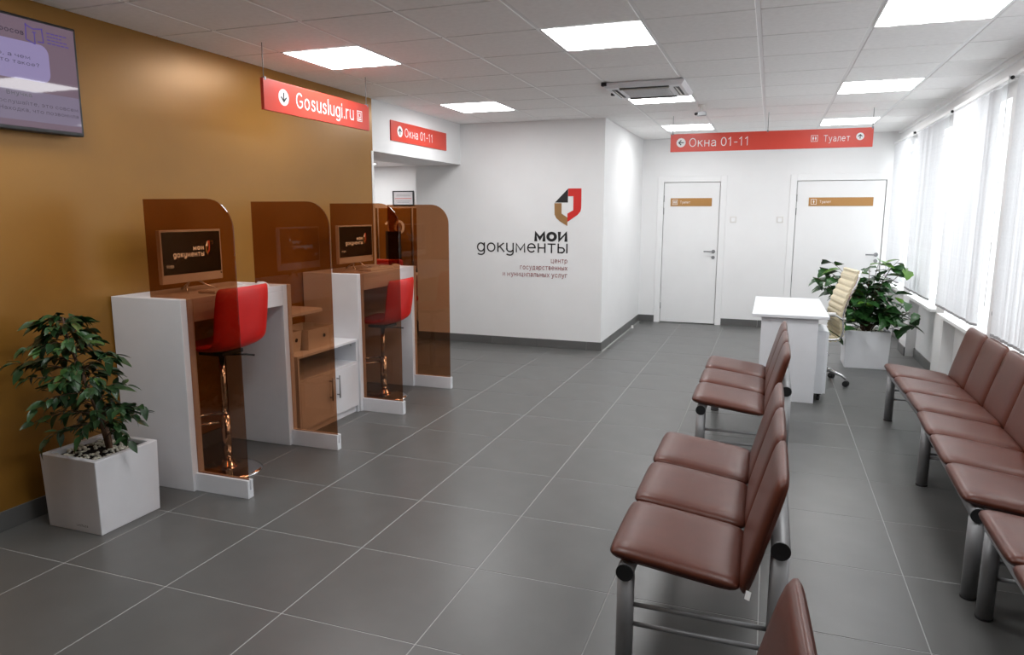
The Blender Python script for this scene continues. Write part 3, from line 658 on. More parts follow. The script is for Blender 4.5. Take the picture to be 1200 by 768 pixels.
def monitor(y0, y1, lab, seed):
    x = -3.30; z0, z1 = 1.172, 1.486; yc = (y0+y1)/2
    r = thing('desktop_computer', lab, 'computer', (x, yc, DZ), 'computers on the tall desks')
    obj('casing', box(x-0.028, x, y0, y1, z0, z1, b=0.004), 'offw', r)
    s = obj('screen', box(x-0.002, x+0.001, y0+0.012, y1-0.012, z0+0.052, z1-0.012), 'screen', r)
    O = Vector((x+0.001, y0, z0)); R, U = AY, AZ; W = y1-y0; k = W/0.48
    def p(name, bm, m):
        o = obj(name, bm, m, None, loc=ORG[r.name]); o.parent = s; o.location = (0, 0, 0)
    for ln, a, z, w, xh, sw in (('мои', 0.245, 0.190, 0.085, 0.023, 0.30), ('gокyменты', 0.09, 0.152, 0.24, 0.025, 0.20), ('11:01', 0.035, 0.092, 0.055, 0.013, 0.16)):
        p('lettering', text(ln, O+R*a*k+U*z, R, U, w*k, xh, sw, t=0.0004), 'scr_ink')
    def e(pts): return [((0.345+0.0005*(a-650)*0.4)*k, 0.245-(b-65)*0.00035) for a, b in pts]
    p('emblem', prism(BM(), e([(653, 162), (744, 66), (744, 162)]), O, R, U, 0.0005), 'scr_ink')
    p('emblem', prism(BM(), e([(746, 65), (836, 65), (836, 200), (812, 247), (742, 297), (742, 238), (782, 215), (782, 118), (746, 118)]), O, R, U, 0.0005), 'scr_red')
    p('emblem', prism(BM(), e([(650, 166), (700, 166), (700, 238), (742, 266), (742, 325), (664, 270)]), O, R, U, 0.0005), 'scr_tan')
    obj('power_mark', box(x, x+0.001, y1-0.02, y1-0.008, z0+0.036, z0+0.044), 'dark', r)
    bm = BM()
    for sy in (-1, 1): tube(bm, [(x-0.01, yc+sy*0.03, z0+0.01), (x+0.02, yc+sy*0.09, DZ+0.025), (x+0.07, yc+sy*0.13, DZ+0.006)], 0.006, 8)
    tube(bm, [(x-0.01, yc, z0+0.02), (x-0.11, yc, DZ+0.007)], 0.007, 8)
    obj('stand', bm, 'chrome', r)
monitor(3.147, 3.632, 'cream framed computer on the desk beside the ficus planter', 1)
monitor(4.950, 5.475, 'cream framed computer on the desk at the golden wall end', 2)
def keyboard(y0, y1, lab):
    r = thing('keyboard', lab, 'keyboard', (-3.13, (y0+y1)/2, DZ), 'white keyboards')
    obj('body', move(box(-0.065, 0.065, -(y1-y0)/2, (y1-y0)/2, 0, 0.014, b=0.004), Matrix.Translation((-3.13, (y0+y1)/2, DZ+0.001))), 'offw', r)
    bm = BM(); n = 14
    for i in range(5):
        for j in range(n):
            yy = y0+0.012+(y1-y0-0.024)*j/n; xx = -3.19+0.024*i
            bx(bm, xx, xx+0.019, yy, yy+(y1-y0-0.024)/n*0.82, DZ+0.014, DZ+0.019)
    o = obj('keys', bm, 'trim', r); o['kind'] = 'stuff'
keyboard(3.30, 3.66, 'white keyboard in front of the computer nearest the ficus')
keyboard(5.05, 5.43, 'white keyboard in front of the computer at the wall end')
def mouse(x, y, lab):
    r = thing('computer_mouse', lab, 'computer mouse', (x, y, DZ), 'white mice')
    bm = BM(); bmesh.ops.create_uvsphere(bm, u_segments=16, v_segments=10, radius=1)
    for v in bm.verts: v.co = Vector((v.co.x*0.052, v.co.y*0.03, max(0, v.co.z)*0.03 + 0.001))
    obj('body', move(bm, Matrix.Translation((x, y, DZ))), 'trim', r, smooth=True)
    obj('wheel', tube(BM(), [(x-0.028, y-0.004, DZ+0.026), (x-0.028, y+0.004, DZ+0.026)], 0.006, 10), 'clip', r)
mouse(-3.12, 3.78, 'white mouse on the first desk beside the red stool')
mouse(-3.12, 5.56, 'white mouse on the second desk by the last partition')
def cable(pts, lab):
    P = [Vector(p) for p in pts]; out = []
    for i in range(len(P)-1):
        a, b, c, d = P[max(0, i-1)], P[i], P[i+1], P[min(len(P)-1, i+2)]
        for k in range(6):
            t = k/6; out.append(0.5*((2*b)+(-a+c)*t+(2*a-5*b+4*c-d)*t*t+(-a+3*b-3*c+d)*t**3))
    out.append(P[-1])
    tag(obj('cable', tube(BM(), out, 0.004, 7), 'trim'), lab, 'cable', 'white cables on the desks')
cable([(-3.265, 3.68, DZ+0.006), (-3.24, 3.70, DZ+0.02), (-3.20, 3.74, DZ+0.006), (-3.14, 3.81, DZ+0.012)], 'white cable lying loose on the desk nearest the ficus')
cable([(-3.265, 5.50, DZ+0.006), (-3.23, 5.50, DZ+0.02), (-3.17, 5.54, DZ+0.012)], 'white cable lying loose on the desk at the wall end')

# red bar stools
def bar_stool(x, y, zseat, lab):
    """faces -X; x,y = pole centre"""
    r = thing('bar_stool', lab, 'stool', (x, y, 0), 'red bar stools')
    prof = [(-0.20, 0.0), (-0.17, 0.028), (-0.05, 0.020), (0.08, 0.016), (0.150, 0.035), (0.185, 0.10), (0.203, 0.22), (0.222, 0.395)]
    half = [0.20, 0.222, 0.225, 0.225, 0.225, 0.225, 0.228, 0.222]
    bm = BM(); rows = []; n = 12; th = 0.045
    for i, ((px, pz), hw) in enumerate(zip(prof, half)):
        a = prof[max(0, i-1)]; b = prof[min(len(prof)-1, i+1)]; d = Vector((b[0]-a[0], b[1]-a[1])).normalized(); nn = Vector((d.y, -d.x))
        fr, bk = [], []
        for k in range(n+1):
            u = -1+2*k/n; e = (1-abs(u)**5)**0.5 if abs(u) < 1 else 0
            t = th*0.5*(0.25+0.75*e); curl = -0.02*u*u if i < 5 else -0.03*u*u
            base = Vector((px + (curl if i >= 5 else 0), pz - (curl if i < 5 else 0)))
            fr.append(bm.verts.new((x+base.x-nn.x*t, y+hw*u, zseat+base.y-nn.y*t))); bk.append(bm.verts.new((x+base.x+nn.x*t, y+hw*u, zseat+base.y+nn.y*t)))
        rows.append((fr, bk))
    for (f0, b0), (f1, b1) in zip(rows, rows[1:]):
        for k in range(n):
            bm.faces.new((f0[k], f0[k+1], f1[k+1], f1[k])); bm.faces.new((b0[k+1], b0[k], b1[k], b1[k+1]))
        bm.faces.new((f0[0], f1[0], b1[0], b0[0])); bm.faces.new((f0[n], b0[n], b1[n], f1[n]))
    for f, b, fl in ((rows[0][0], rows[0][1], 1), (rows[-1][0], rows[-1][1], 0)):
        for k in range(n): bm.faces.new((f[k], f[k+1], b[k+1], b[k]) if fl else (f[k], b[k], b[k+1], f[k+1]))
    o = obj('seat_shell', bm, 'red_lea', r, smooth=True)
    md = o.modifiers.new('smooth', 'SUBSURF'); md.levels = 1; md.render_levels = 2
    obj('swivel_plate', box(x-0.09, x+0.09, y-0.09, y+0.09, zseat-0.03, zseat-0.005, b=0.006), 'black', r)
    obj('column', lathe(BM(), [(0.018, 0.30), (0.018, zseat-0.03)], (x, y, 0), 20), 'chrome', r)
    obj('column_sleeve', lathe(BM(), [(0.03, 0.06), (0.028, 0.36), (0.02, 0.362)], (x, y, 0), 24), 'chrome', r)
    obj('base', lathe(BM(), [(0.20, 0), (0.20, 0.008), (0.17, 0.016), (0.08, 0.026), (0.042, 0.045), (0.034, 0.075), (0.03, 0.076)], (x, y, 0), 40), 'chrome', r)
    pts = [(x-0.02, y-0.03, 0.32)] + [(x-0.10-0.13*math.sin(math.pi*k/10), y-0.14*math.cos(math.pi*k/10), 0.32) for k in range(11)] + [(x-0.02, y+0.03, 0.32)]
    obj('footrest', tube(BM(), pts, 0.010, 10), 'chrome', r)
    obj('lever', tube(BM(), [(x+0.02, y+0.02, zseat-0.04), (x+0.09, y+0.11, zseat-0.05), (x+0.12, y+0.15, zseat-0.06)], 0.006, 8), 'black', r)
bar_stool(-3.09, 3.345, 0.775, 'raised red bar stool at the desk nearest the ficus')
bar_stool(-3.09, 5.25, 0.655, 'lower red bar stool at the desk near the lettered wall')

# cabinet between the desks
cy0, cy1, cx0, cx1, cz = 4.02, 4.785, -3.545, -3.05, 0.595
r = thing('low_cabinet', 'low white cabinet with open shelf and two doors between the desks', 'cabinet', ((cx0+cx1)/2, (cy0+cy1)/2, 0))
obj('top_board', box(cx0, cx1, cy0, cy1, cz-0.02, cz, b=0.002, seg=1), 'white', r)
for a in (cy0, cy1-0.018): obj('side_panel', box(cx0, cx1-0.001, a, a+0.018, 0, cz-0.02), 'white', r)
obj('shelf_board', box(cx0+0.01, cx1-0.002, cy0+0.018, cy1-0.018, 0.40, 0.418), 'white', r)
obj('back_board', box(cx0, cx0+0.01, cy0+0.018, cy1-0.018, 0.06, cz-0.02), 'white', r)
obj('bottom_board', box(cx0+0.01, cx1-0.022, cy0+0.018, cy1-0.018, 0.05, 0.066), 'white', r)
obj('plinth', box(cx1-0.04, cx1-0.025, cy0+0.018, cy1-0.018, 0, 0.05), 'white', r)
cm = (cy0+cy1)/2+0.03
for a, b, hy in ((cy0+0.02, cm-0.002, cm-0.045), (cm+0.002, cy1-0.02, cm+0.05)):
    d = obj('cabinet_door', box(cx1-0.018, cx1, a, b, 0.056, 0.398, b=0.0015, seg=1), 'white', r)
    bm = tube(BM(), [(cx1+0.026, hy, 0.19), (cx1+0.026, hy, 0.365)], 0.006, 10)
    for z in (0.215, 0.34): tube(bm, [(cx1, hy, z), (cx1+0.026, hy, z)], 0.005, 8)
    obj('handle', bm, 'steel', d)
obj('hole_cap', tube(BM(), [(cx1-0.05, cy1-0.0185, 0.545), (cx1-0.05, cy1-0.02, 0.545)], 0.006, 10), 'clip', r)
def storage_box(x1, y0, y1, lab):
    x0 = x1-0.26; z0, z1 = cz+0.001, cz+0.15; t = 0.006
    r = thing('storage_box', lab, 'box', ((x0+x1)/2, (y0+y1)/2, z0), 'white storage boxes on the cabinet')
    bm = BM(); vs = []
    for z, s in ((z0, 0.0), (z1, 0.012)):
        vs.append([bm.verts.new((p, q, z)) for p, q in ((x0-s, y0-s), (x1+s, y0-s), (x1+s, y1+s), (x0-s, y1+s))])
    ins = [[bm.verts.new((p, q, z)) for p, q in ((x0+t-s, y0+t-s), (x1-t+s, y0+t-s), (x1-t+s, y1-t+s), (x0+t-s, y1-t+s))] for z, s in ((z0+t, 0.0), (z1, 0.012))]
    bm.faces.new(vs[0][::-1]); bm.faces.new(ins[0])
    for k in range(4):
        j = (k+1) % 4
        bm.faces.new((vs[0][k], vs[0][j], vs[1][j], vs[1][k])); bm.faces.new((ins[0][j], ins[0][k], ins[1][k], ins[1][j])); bm.faces.new((vs[1][k], vs[1][j], ins[1][j], ins[1][k]))
    obj('body', bm, 'offw', r)
    obj('finger_hole', tube(BM(), [(x1+0.004, (y0+y1)/2+0.04, z0+0.085), (x1+0.011, (y0+y1)/2+0.04, z0+0.085)], 0.014, 16), 'dark', r)
storage_box(-3.12, 4.245, 4.54, 'white storage box in the middle of the cabinet top')
storage_box(-3.17, 4.035, 4.215, 'narrower white storage box beside the first desk panel')
r = thing('wall_shelf', 'white round-cornered shelf above the storage boxes', 'shelf', (-3.38, 4.32, 0.815))
pts = [(-3.555, 4.02), (-3.24, 4.02), (-3.24, 4.58)] + [(-3.31+0.07*math.cos(math.radians(a)), 4.58+0.07*math.sin(math.radians(a))) for a in range(10, 91, 10)] + [(-3.555, 4.65)]
obj('board', prism(BM(), pts, (0, 0, 0.835), AX, AY, 0.02), 'white', r)
for y in (4.12, 4.54): obj('bracket', box(-3.555, -3.36, y, y+0.02, 0.815, 0.835), 'white', r)

# ================================================================== WAITING BENCHES
def cushion(w, d, t, nx=12, ny=12):
    """soft pad, x across depth d, y across width w, centred, thickness t"""
    bm = BM(); top, bot = [], []
    for i in range(nx+1):
        a, b = [], []
        for j in range(ny+1):
            u = math.sin(math.pi/2*(-1+2*i/nx)); v = math.sin(math.pi/2*(-1+2*j/ny))
            e = max(0, (1-abs(u)**10)*(1-abs(v)**10))**0.5
            e = e*(1-0.10*(u*u+v*v)/2)
            x, y = u*d/2, v*w/2
            s = 1-0.06*(abs(u)*abs(v))**8; x *= s; y *= s
            a.append(bm.verts.new((x, y, t*0.60*e))); b.append(bm.verts.new((x*0.992, y*0.992, -t*0.40*e-0.0005)))
        top.append(a); bot.append(b)
    for i in range(nx):
        for j in range(ny):
            bm.faces.new((top[i][j], top[i+1][j], top[i+1][j+1], top[i][j+1])); bm.faces.new((bot[i][j], bot[i][j+1], bot[i+1][j+1], bot[i+1][j]))
    for k in range(nx):
        bm.faces.new((top[k][0], bot[k][0], bot[k+1][0], top[k+1][0])); bm.faces.new((top[k][ny], top[k+1][ny], bot[k+1][ny], bot[k][ny]))
    for k in range(ny):
        bm.faces.new((top[0][k], top[0][k+1], bot[0][k+1], bot[0][k])); bm.faces.new((top[nx][k], bot[nx][k], bot[nx][k+1], top[nx][k+1]))
    return bm
def make_bench(pitch, label):
    """local frame: x = 0 front edge of the seats, y = 0 near end; faces -X"""
    L = 3*pitch; r = thing('waiting_bench', label, 'bench', (0, 0, 0), 'brown waiting benches')
    sw = pitch-0.008
    sd = Vector((0.445, 0, -0.058)); sl = sd.length; sa = math.atan2(0.058, 0.445)
    b0, b1 = Vector((0.450, 0, 0.350)), Vector((0.562, 0, 0.768)); bl = (b1-b0).length; ba = math.atan2(b1.z-b0.z, b1.x-b0.x)
    for k in range(3):
        yc = (k+0.5)*pitch
        bm = move(cushion(sw, sl, 0.058), Matrix.Translation((0.2225, yc, 0.402)) @ Matrix.Rotation(sa, 4, 'Y'))
        obj('seat', bm, 'leather', r, smooth=True)
        c = (b0+b1)/2
        bm = move(cushion(sw, bl, 0.05), Matrix.Translation((c.x, yc, c.z)) @ Matrix.Rotation(-ba, 4, 'Y'))
        obj('backrest', bm, 'leather', r, smooth=True)
    fx, fz, rx, rz, R0 = 0.064, 0.372, 0.556, 0.535, 0.030
    for x, z in ((fx, fz), (rx, rz)):
        bmx = obj('beam', tube(BM(), [(x, 0.006, z), (x, L-0.006, z)], R0, 20), 'steel', r)
        for y0, y1 in ((0.0, 0.007), (L-0.007, L)):
            obj('end_cap', tube(BM(), [(x, y0, z), (x, y1, z)], R0*1.01, 20), 'black', bmx)
        for y in (0.034, L-0.034):
            lg = obj('leg', tube(BM(), [(x, y, 0.006), (x, y, z-0.012)], R0, 20), 'steel', r)
            obj('foot', tube(BM(), [(x, y, 0), (x, y, 0.008)], R0*1.06, 20), 'black', lg)
    for y in (0.034, L-0.034):
        for z in (0.245, 0.172): obj('stretcher', tube(BM(), [(fx, y, z), (rx, y, z)], 0.0085, 10), 'steel', r)
    for y in (pitch, 2*pitch):
        obj('bracket', tube(BM(), [(fx, y, fz-0.02), (fx+0.06, y, 0.345), (0.40, y, 0.318), (0.475, y, 0.345), (0.50, y, 0.42), (rx, y, rz)], 0.011, 8), 'black', r)
    return r
def place(b, x, y, rz=0.0):
    b.location = (x, y, 0); b.rotation_euler = (0, 0, rz)
    return b
mid = make_bench(0.482, 'three-seat brown bench in the middle, nearest whole one, white tag under its back')
place(mid, -0.468, 2.245)
far = copy_tree(mid); far['label'] = 'three-seat brown bench in the middle, in front of the white desk'; place(far, -0.412, 4.42)
near = copy_tree(mid); near['label'] = 'brown bench cut off at the bottom edge, only a backrest corner showing'; place(near, -0.380, 0.195, math.radians(3))
side = make_bench(0.470, 'brown bench by the window wall, farthest, beside the leafy plant'); place(side, 0.878, 4.615)
s2 = copy_tree(side); s2['label'] = 'brown bench by the window wall, second from the leafy plant'; place(s2, 0.800, 3.20, math.radians(-2.6))
s3 = copy_tree(side); s3['label'] = 'brown bench by the window wall, cut off at the lower edge'; place(s3, 0.785, 1.70, math.radians(-1.5))
t_ = obj('care_tag', move(box(-0.0008, 0.0008, -0.009, 0.009, -0.028, 0.0), Matrix.Rotation(0.35, 4, 'Y')), 'print', None, loc=(0, 0, 0), label='small white tag')
t_.parent = mid; t_.location = (0.468, -0.002, 0.385); t_.rotation_euler = (0, 0, math.radians(60))

# ================================================================== WHITE DESK, PEDESTAL, OFFICE CHAIR
dx0, dx1, dy0, dy1 = -0.105, 0.498, 6.27, 7.62
r = thing('white_desk', 'white office desk behind the middle benches', 'desk', ((dx0+dx1)/2, (dy0+dy1)/2, 0))
obj('tabletop', box(dx0, dx1, dy0, dy1, 0.727, 0.752, b=0.002, seg=1), 'white', r)
for y in (dy0+0.05, dy1-0.08): obj('side_panel', box(dx0+0.075, dx0+0.525, y, y+0.025, 0, 0.727, b=0.001, seg=1), 'white', r)
obj('modesty_panel', box(dx0+0.14, dx0+0.158, dy0+0.075, dy1-0.08, 0.3, 0.727), 'white', r)
px0, px1, py0, py1 = 0.07, 0.515, 6.42, 6.84
r = thing('drawer_pedestal', 'white drawer pedestal on casters under the white desk', 'pedestal', ((px0+px1)/2, (py0+py1)/2, 0))
obj('body', box(px0, px1-0.02, py0, py1, 0.065, 0.61, b=0.002, seg=1), 'white', r)
for k in range(3):
    d = obj('drawer', box(px1-0.02, px1, py0+0.003, py1-0.003, 0.07+0.18*k, 0.245+0.18*k, b=0.001, seg=1), 'white', r)
    obj('handle', tube(BM(), [(px1+0.018, py0+0.13, 0.2+0.18*k), (px1+0.018, py1-0.13, 0.2+0.18*k)], 0.005, 8), 'steel', d)
for x in (px0+0.06, px1-0.05):
    for y in (py0+0.05, py1-0.05): obj('caster', bx(tube(BM(), [(x-0.012, y, 0.026), (x+0.012, y, 0.026)], 0.026, 16), x-0.02, x+0.02, y-0.015, y+0.015, 0.05, 0.066), 'black', r)
# office chair, faces -X towards the desk
ccx, ccy = 0.455, 7.17
r = thing('office_chair', 'cream ribbed office chair with chrome base behind the white desk', 'chair', (ccx, ccy, 0))
prof = [(-0.24, 0.50), (-0.21, 0.475), (-0.05, 0.460), (0.10, 0.455), (0.155, 0.475), (0.175, 0.54), (0.165, 0.64), (0.175, 0.74), (0.21, 0.86), (0.25, 0.96), (0.285, 1.085)]
def ribbed(p, nrib):
    P = [Vector((a, 0, b)) for a, b in p]; out = []
    for i in range(len(P)-1):
        a, b, c, d = P[max(0, i-1)], P[i], P[i+1], P[min(len(P)-1, i+2)]
        for k in range(6):
            t = k/6; out.append(0.5*((2*b)+(-a+c)*t+(2*a-5*b+4*c-d)*t*t+(-a+3*b-3*c+d)*t**3))
    out.append(P[-1]); return out
curve = ribbed(prof, 0)
def pad(a, b, w, name, parent):
    pts = curve[a:b]; bm = BM(); rows = []; n = len(pts)
    for i, p in enumerate(pts):
        q0, q1 = pts[max(0, i-1)], pts[min(n-1, i+1)]; d = (q1-q0).normalized(); nn = Vector((-d.z, 0, d.x))
        t = 0.012+0.012*abs(math.sin(math.pi*i/3)); t = 0.006 if i in (0, n-1) else t
        rows.append([bm.verts.new((ccx+p.x+nn.x*s*t, ccy+y, p.z+nn.z*s*t)) for s, y in ((1, -w), (1, -w+0.02), (1, w-0.02), (1, w), (-1, w), (-1, -w))])
    for s, t in zip(rows, rows[1:]):
        for k in range(6): bm.faces.new((s[k], s[(k+1) % 6], t[(k+1) % 6], t[k]))
    bm.faces.new(rows[0][::-1]); bm.faces.new(rows[-1])
    return obj(name, bm, 'cream', parent)
pad(0, 25, 0.24, 'seat', r)
bk = pad(25, len(curve), 0.235, 'backrest', r)
for sy in (-1, 1):
    obj('side_rail', tube(BM(), [(ccx+p.x+0.005, ccy+sy*0.245, p.z) for p in curve[::3]], 0.009, 8), 'chrome', r)
    pts = [(0.17, 0.64), (0.11, 0.678), (-0.02, 0.684), (-0.08, 0.67), (-0.085, 0.59), (-0.05, 0.46)]
    ar = obj('armrest', tube(BM(), [(ccx+a, ccy+sy*0.265, b) for a, b in pts], 0.010, 8), 'chrome', r)
    obj('arm_pad', tube(BM(), [(ccx+0.10, ccy+sy*0.265, 0.692), (ccx-0.04, ccy+sy*0.265, 0.695)], 0.017, 10), 'offw', ar)
obj('gas_lift', lathe(BM(), [(0.028, 0.10), (0.028, 0.28), (0.016, 0.285), (0.016, 0.44)], (ccx, ccy, 0), 16), 'chrome', r)
obj('tilt_mechanism', box(ccx-0.09, ccx+0.09, ccy-0.06, ccy+0.06, 0.415, 0.45, b=0.01), 'black', r)
for k in range(5):
    a = math.radians(-29+72*k); c, s = math.cos(a), math.sin(a)
    sp = obj('base_spoke', tube(BM(), [(ccx, ccy, 0.14), (ccx+0.15*c, ccy+0.15*s, 0.135), (ccx+0.25*c, ccy+0.25*s, 0.105), (ccx+0.30*c, ccy+0.30*s, 0.07)], [0.024, 0.018, 0.014, 0.012], 10), 'chrome', r)
    w = BM()
    for o_ in (-0.014, 0.014): tube(w, [(ccx+0.30*c-s*(o_-0.008), ccy+0.30*s+c*(o_-0.008), 0.028), (ccx+0.30*c-s*(o_+0.008), ccy+0.30*s+c*(o_+0.008), 0.028)], 0.027, 16)
    obj('caster', w, 'black', sp)

r.rotation_euler = (0, 0, math.radians(9))   # turned a little towards the benches
# ================================================================== POTTED PLANTS
def planter(root, x0, x1, y0, y1, z, rim, mark):
    bm = BM(); x0b, x1b, y0b, y1b = x0+0.008, x1-0.008, y0+0.008, y1-0.008
    rings = [[(x0b, y0b, 0), (x1b, y0b, 0), (x1b, y1b, 0), (x0b, y1b, 0)], [(x0, y0, z), (x1, y0, z), (x1, y1, z), (x0, y1, z)],
             [(x0+rim, y0+rim, z), (x1-rim, y0+rim, z), (x1-rim, y1-rim, z), (x0+rim, y1-rim, z)],
             [(x0+rim, y0+rim, z-0.05), (x1-rim, y0+rim, z-0.05), (x1-rim, y1-rim, z-0.05), (x0+rim, y1-rim, z-0.05)]]
    V = [[bm.verts.new(p) for p in q] for q in rings]
    for a, b in zip(V, V[1:]):
        for k in range(4): bm.faces.new((a[k], a[(k+1) % 4], b[(k+1) % 4], b[k]))
    bm.faces.new(V[0][::-1]); bm.faces.new(V[-1])
    bmesh.ops.recalc_face_normals(bm, faces=bm.faces)
    es = [e for e in bm.edges if len(e.link_faces) == 2 and e.calc_face_angle(0) > 0.5 and all(v.co.z > z-0.06 or True for v in e.verts)]
    bmesh.ops.bevel(bm, geom=es, offset=0.004, segments=2, profile=0.5, affect='EDGES')
    pl = obj('planter', bm, 'planter', root)
    bm = BM(); n = 10; rng = random.Random(4); g = []
    for i in range(n+1):
        g.append([bm.verts.new((x0+rim+(x1-x0-2*rim)*i/n, y0+rim+(y1-y0-2*rim)*j/n, z-0.026+rng.uniform(-0.006, 0.006))) for j in range(n+1)])
    for i in range(n):
        for j in range(n): bm.faces.new((g[i][j], g[i+1][j], g[i+1][j+1], g[i][j+1]))
    obj('soil', bm, 'soil', root)
    bm = BM()
    for k in range(165):
        px, py = rng.uniform(x0+rim+0.012, x1-rim-0.012), rng.uniform(y0+rim+0.012, y1-rim-0.012)
        if math.hypot(px-(x0+x1)/2, py-(y0+y1)/2) < 0.05 and rng.random() < 0.8: continue
        s = rng.uniform(0.006, 0.012)
        m = Matrix.Translation((px, py, z-0.017+rng.uniform(-0.003, 0.004))) @ Matrix.Rotation(rng.uniform(0, 6), 4, 'Z') @ Matrix.Rotation(rng.uniform(-0.4, 0.4), 4, 'X') @ Matrix.Diagonal((s*1.3, s, s*0.7, 1))
        bmesh.ops.create_icosphere(bm, subdivisions=1, radius=1, matrix=m)
    o = obj('pebbles', bm, 'pebble', root); o['kind'] = 'stuff'
    return pl
def leaf_mesh(name, L, W, fold, droop, m, serr=0.0):
    bm = BM(); n = 6; rows = []
    for i in range(n+1):
        t = i/n; w = W*(math.sin(math.pi*t**0.75)**0.85)*(1-0.25*t)
        if serr and 0 < i < n: w *= 1+serr*(1 if i % 2 else -1)
        if i == n: w = 0
        z = -droop*L*t*t
        mid_ = bm.verts.new((L*t, 0, z))
        rows.append((mid_,) if w < 1e-5 else (bm.verts.new((L*t, -w, z+fold*w)), mid_, bm.verts.new((L*t, w, z+fold*w))))
    for a, b in zip(rows, rows[1:]):
        if len(a) == 3 and len(b) == 3: bm.faces.new((a[0], b[0], b[1], a[1])); bm.faces.new((a[1], b[1], b[2], a[2]))
        elif len(b) == 3: bm.faces.new((a[0], b[0], b[1])); bm.faces.new((a[0], b[1], b[2]))
        else: bm.faces.new((a[0], b[0], a[1])); bm.faces.new((a[1], b[0], a[2]))
    for f in bm.faces: f.smooth = True
    me = bpy.data.meshes.new(name); bm.to_mesh(me); bm.free(); me.materials.append(M[m])
    return me
def leaf_matrix(p, d, roll, s):
    d = d.normalized(); y = AZ.cross(d)
    y = y.normalized() if y.length > 1e-3 else AY.copy()
    z = d.cross(y)
    m = Matrix((d, y, z)).transposed().to_4x4() @ Matrix.Rotation(roll, 4, 'X') @ Matrix.Scale(s, 4); m.translation = p
    return m
# --- ficus by the golden wall
fx0, fx1, fy0, fy1, fz = -3.405, -3.028, 2.392, 2.770, 0.385
r = thing('potted_ficus', 'small weeping ficus in a square white planter beside the tall desk', 'potted plant', ((fx0+fx1)/2, (fy0+fy1)/2, 0))
planter(r, fx0, fx1, fy0, fy1, fz, 0.032, True)
org = ORG[r.name]
obj('maker_mark', text('Lесhuzа', (fx0+0.205, fy0+0.0078, 0.030), AX, Vector((0, -0.008/fz, 1)), 0.075, 0.010, t=0.0008), 'dark', r)
rng = random.Random(11)
base = Vector((-3.185, 2.585, fz-0.03)); top = Vector((-3.255, 2.50, 1.09))
def on_trunk(t): return base.lerp(top, t) + Vector((0.02*math.sin(t*5), 0.018*math.cos(t*4), 0))
for k in range(3):
    o_ = Vector((0.016*math.cos(2.1*k), 0.016*math.sin(2.1*k), 0)); n = 8
    obj('trunk', tube(BM(), [on_trunk(i/n*(0.98-0.1*k)) + o_*(1-i/n)*math.cos(i*0.8+k) for i in range(n+1)], [0.011*(1-0.75*i/n)+0.002 for i in range(n+1)], 7), 'bark', r)
LA = [leaf_mesh('leaf', 0.056, 0.0155, 0.3, 0.2, 'leafA'), leaf_mesh('leaf', 0.062, 0.0165, 0.25, 0.3, 'leafA'), leaf_mesh('leaf', 0.054, 0.0145, 0.3, 0.12, 'leafA2')]
nl = 0; extra = BM()
NB = 74
for b in range(NB):
    t = 0.10+0.88*((b+0.5)/NB)
    p0 = on_trunk(t); ang = b*2.4+rng.uniform(-0.4, 0.4)
    env = 0.27 if t < 0.55 else 0.27-(t-0.55)*0.42
    reach = env*rng.uniform(0.6, 1.1)
    dirh = Vector((math.cos(ang), math.sin(ang), 0)) + Vector((-0.06, -0.20, 0))
    mid_ = p0 + dirh*reach*0.55 + AZ*reach*rng.uniform(0.25, 0.5)
    end = p0 + dirh*reach + AZ*reach*rng.uniform(-0.15, 0.4)
    for q in (mid_, end): q.x = max(q.x, XL+0.035); q.x = min(q.x, -2.95)
    if end.y > 2.90: end.y = 2.90
    pts = [p0*(1-q)**2 + mid_*2*q*(1-q) + end*q*q for q in [i/5 for i in range(6)]]
    obj('branch', tube(BM(), pts, [0.0030*(1-0.7*i/5) for i in range(6)], 5), 'bark', r)
    for i in range(9):
        q = 0.25+0.75*i/8; p = p0*(1-q)**2 + mid_*2*q*(1-q) + end*q*q
        d = (end-p0).normalized() + Vector((rng.uniform(-0.9, 0.9), rng.uniform(-0.9, 0.9), rng.uniform(-1.0, 0.05)))
        if p.x < XL+0.09: d.x = abs(d.x)
        me = LA[2] if rng.random() < 0.16 else LA[rng.randrange(2)]
        mm = leaf_matrix(p-org, d, rng.uniform(-0.6, 0.6), rng.uniform(0.95, 1.45))
        if i >= 5 and nl < 298: inst('leaf', me, r, mm); nl += 1
        else:
            k0 = len(extra.verts); extra.from_mesh(me); extra.verts.ensure_lookup_table()
            for v in extra.verts[k0:]: v.co = mm @ v.co
for v in extra.verts: v.co += org
o = obj('inner_foliage', extra, 'leafA', r); o['kind'] = 'stuff'
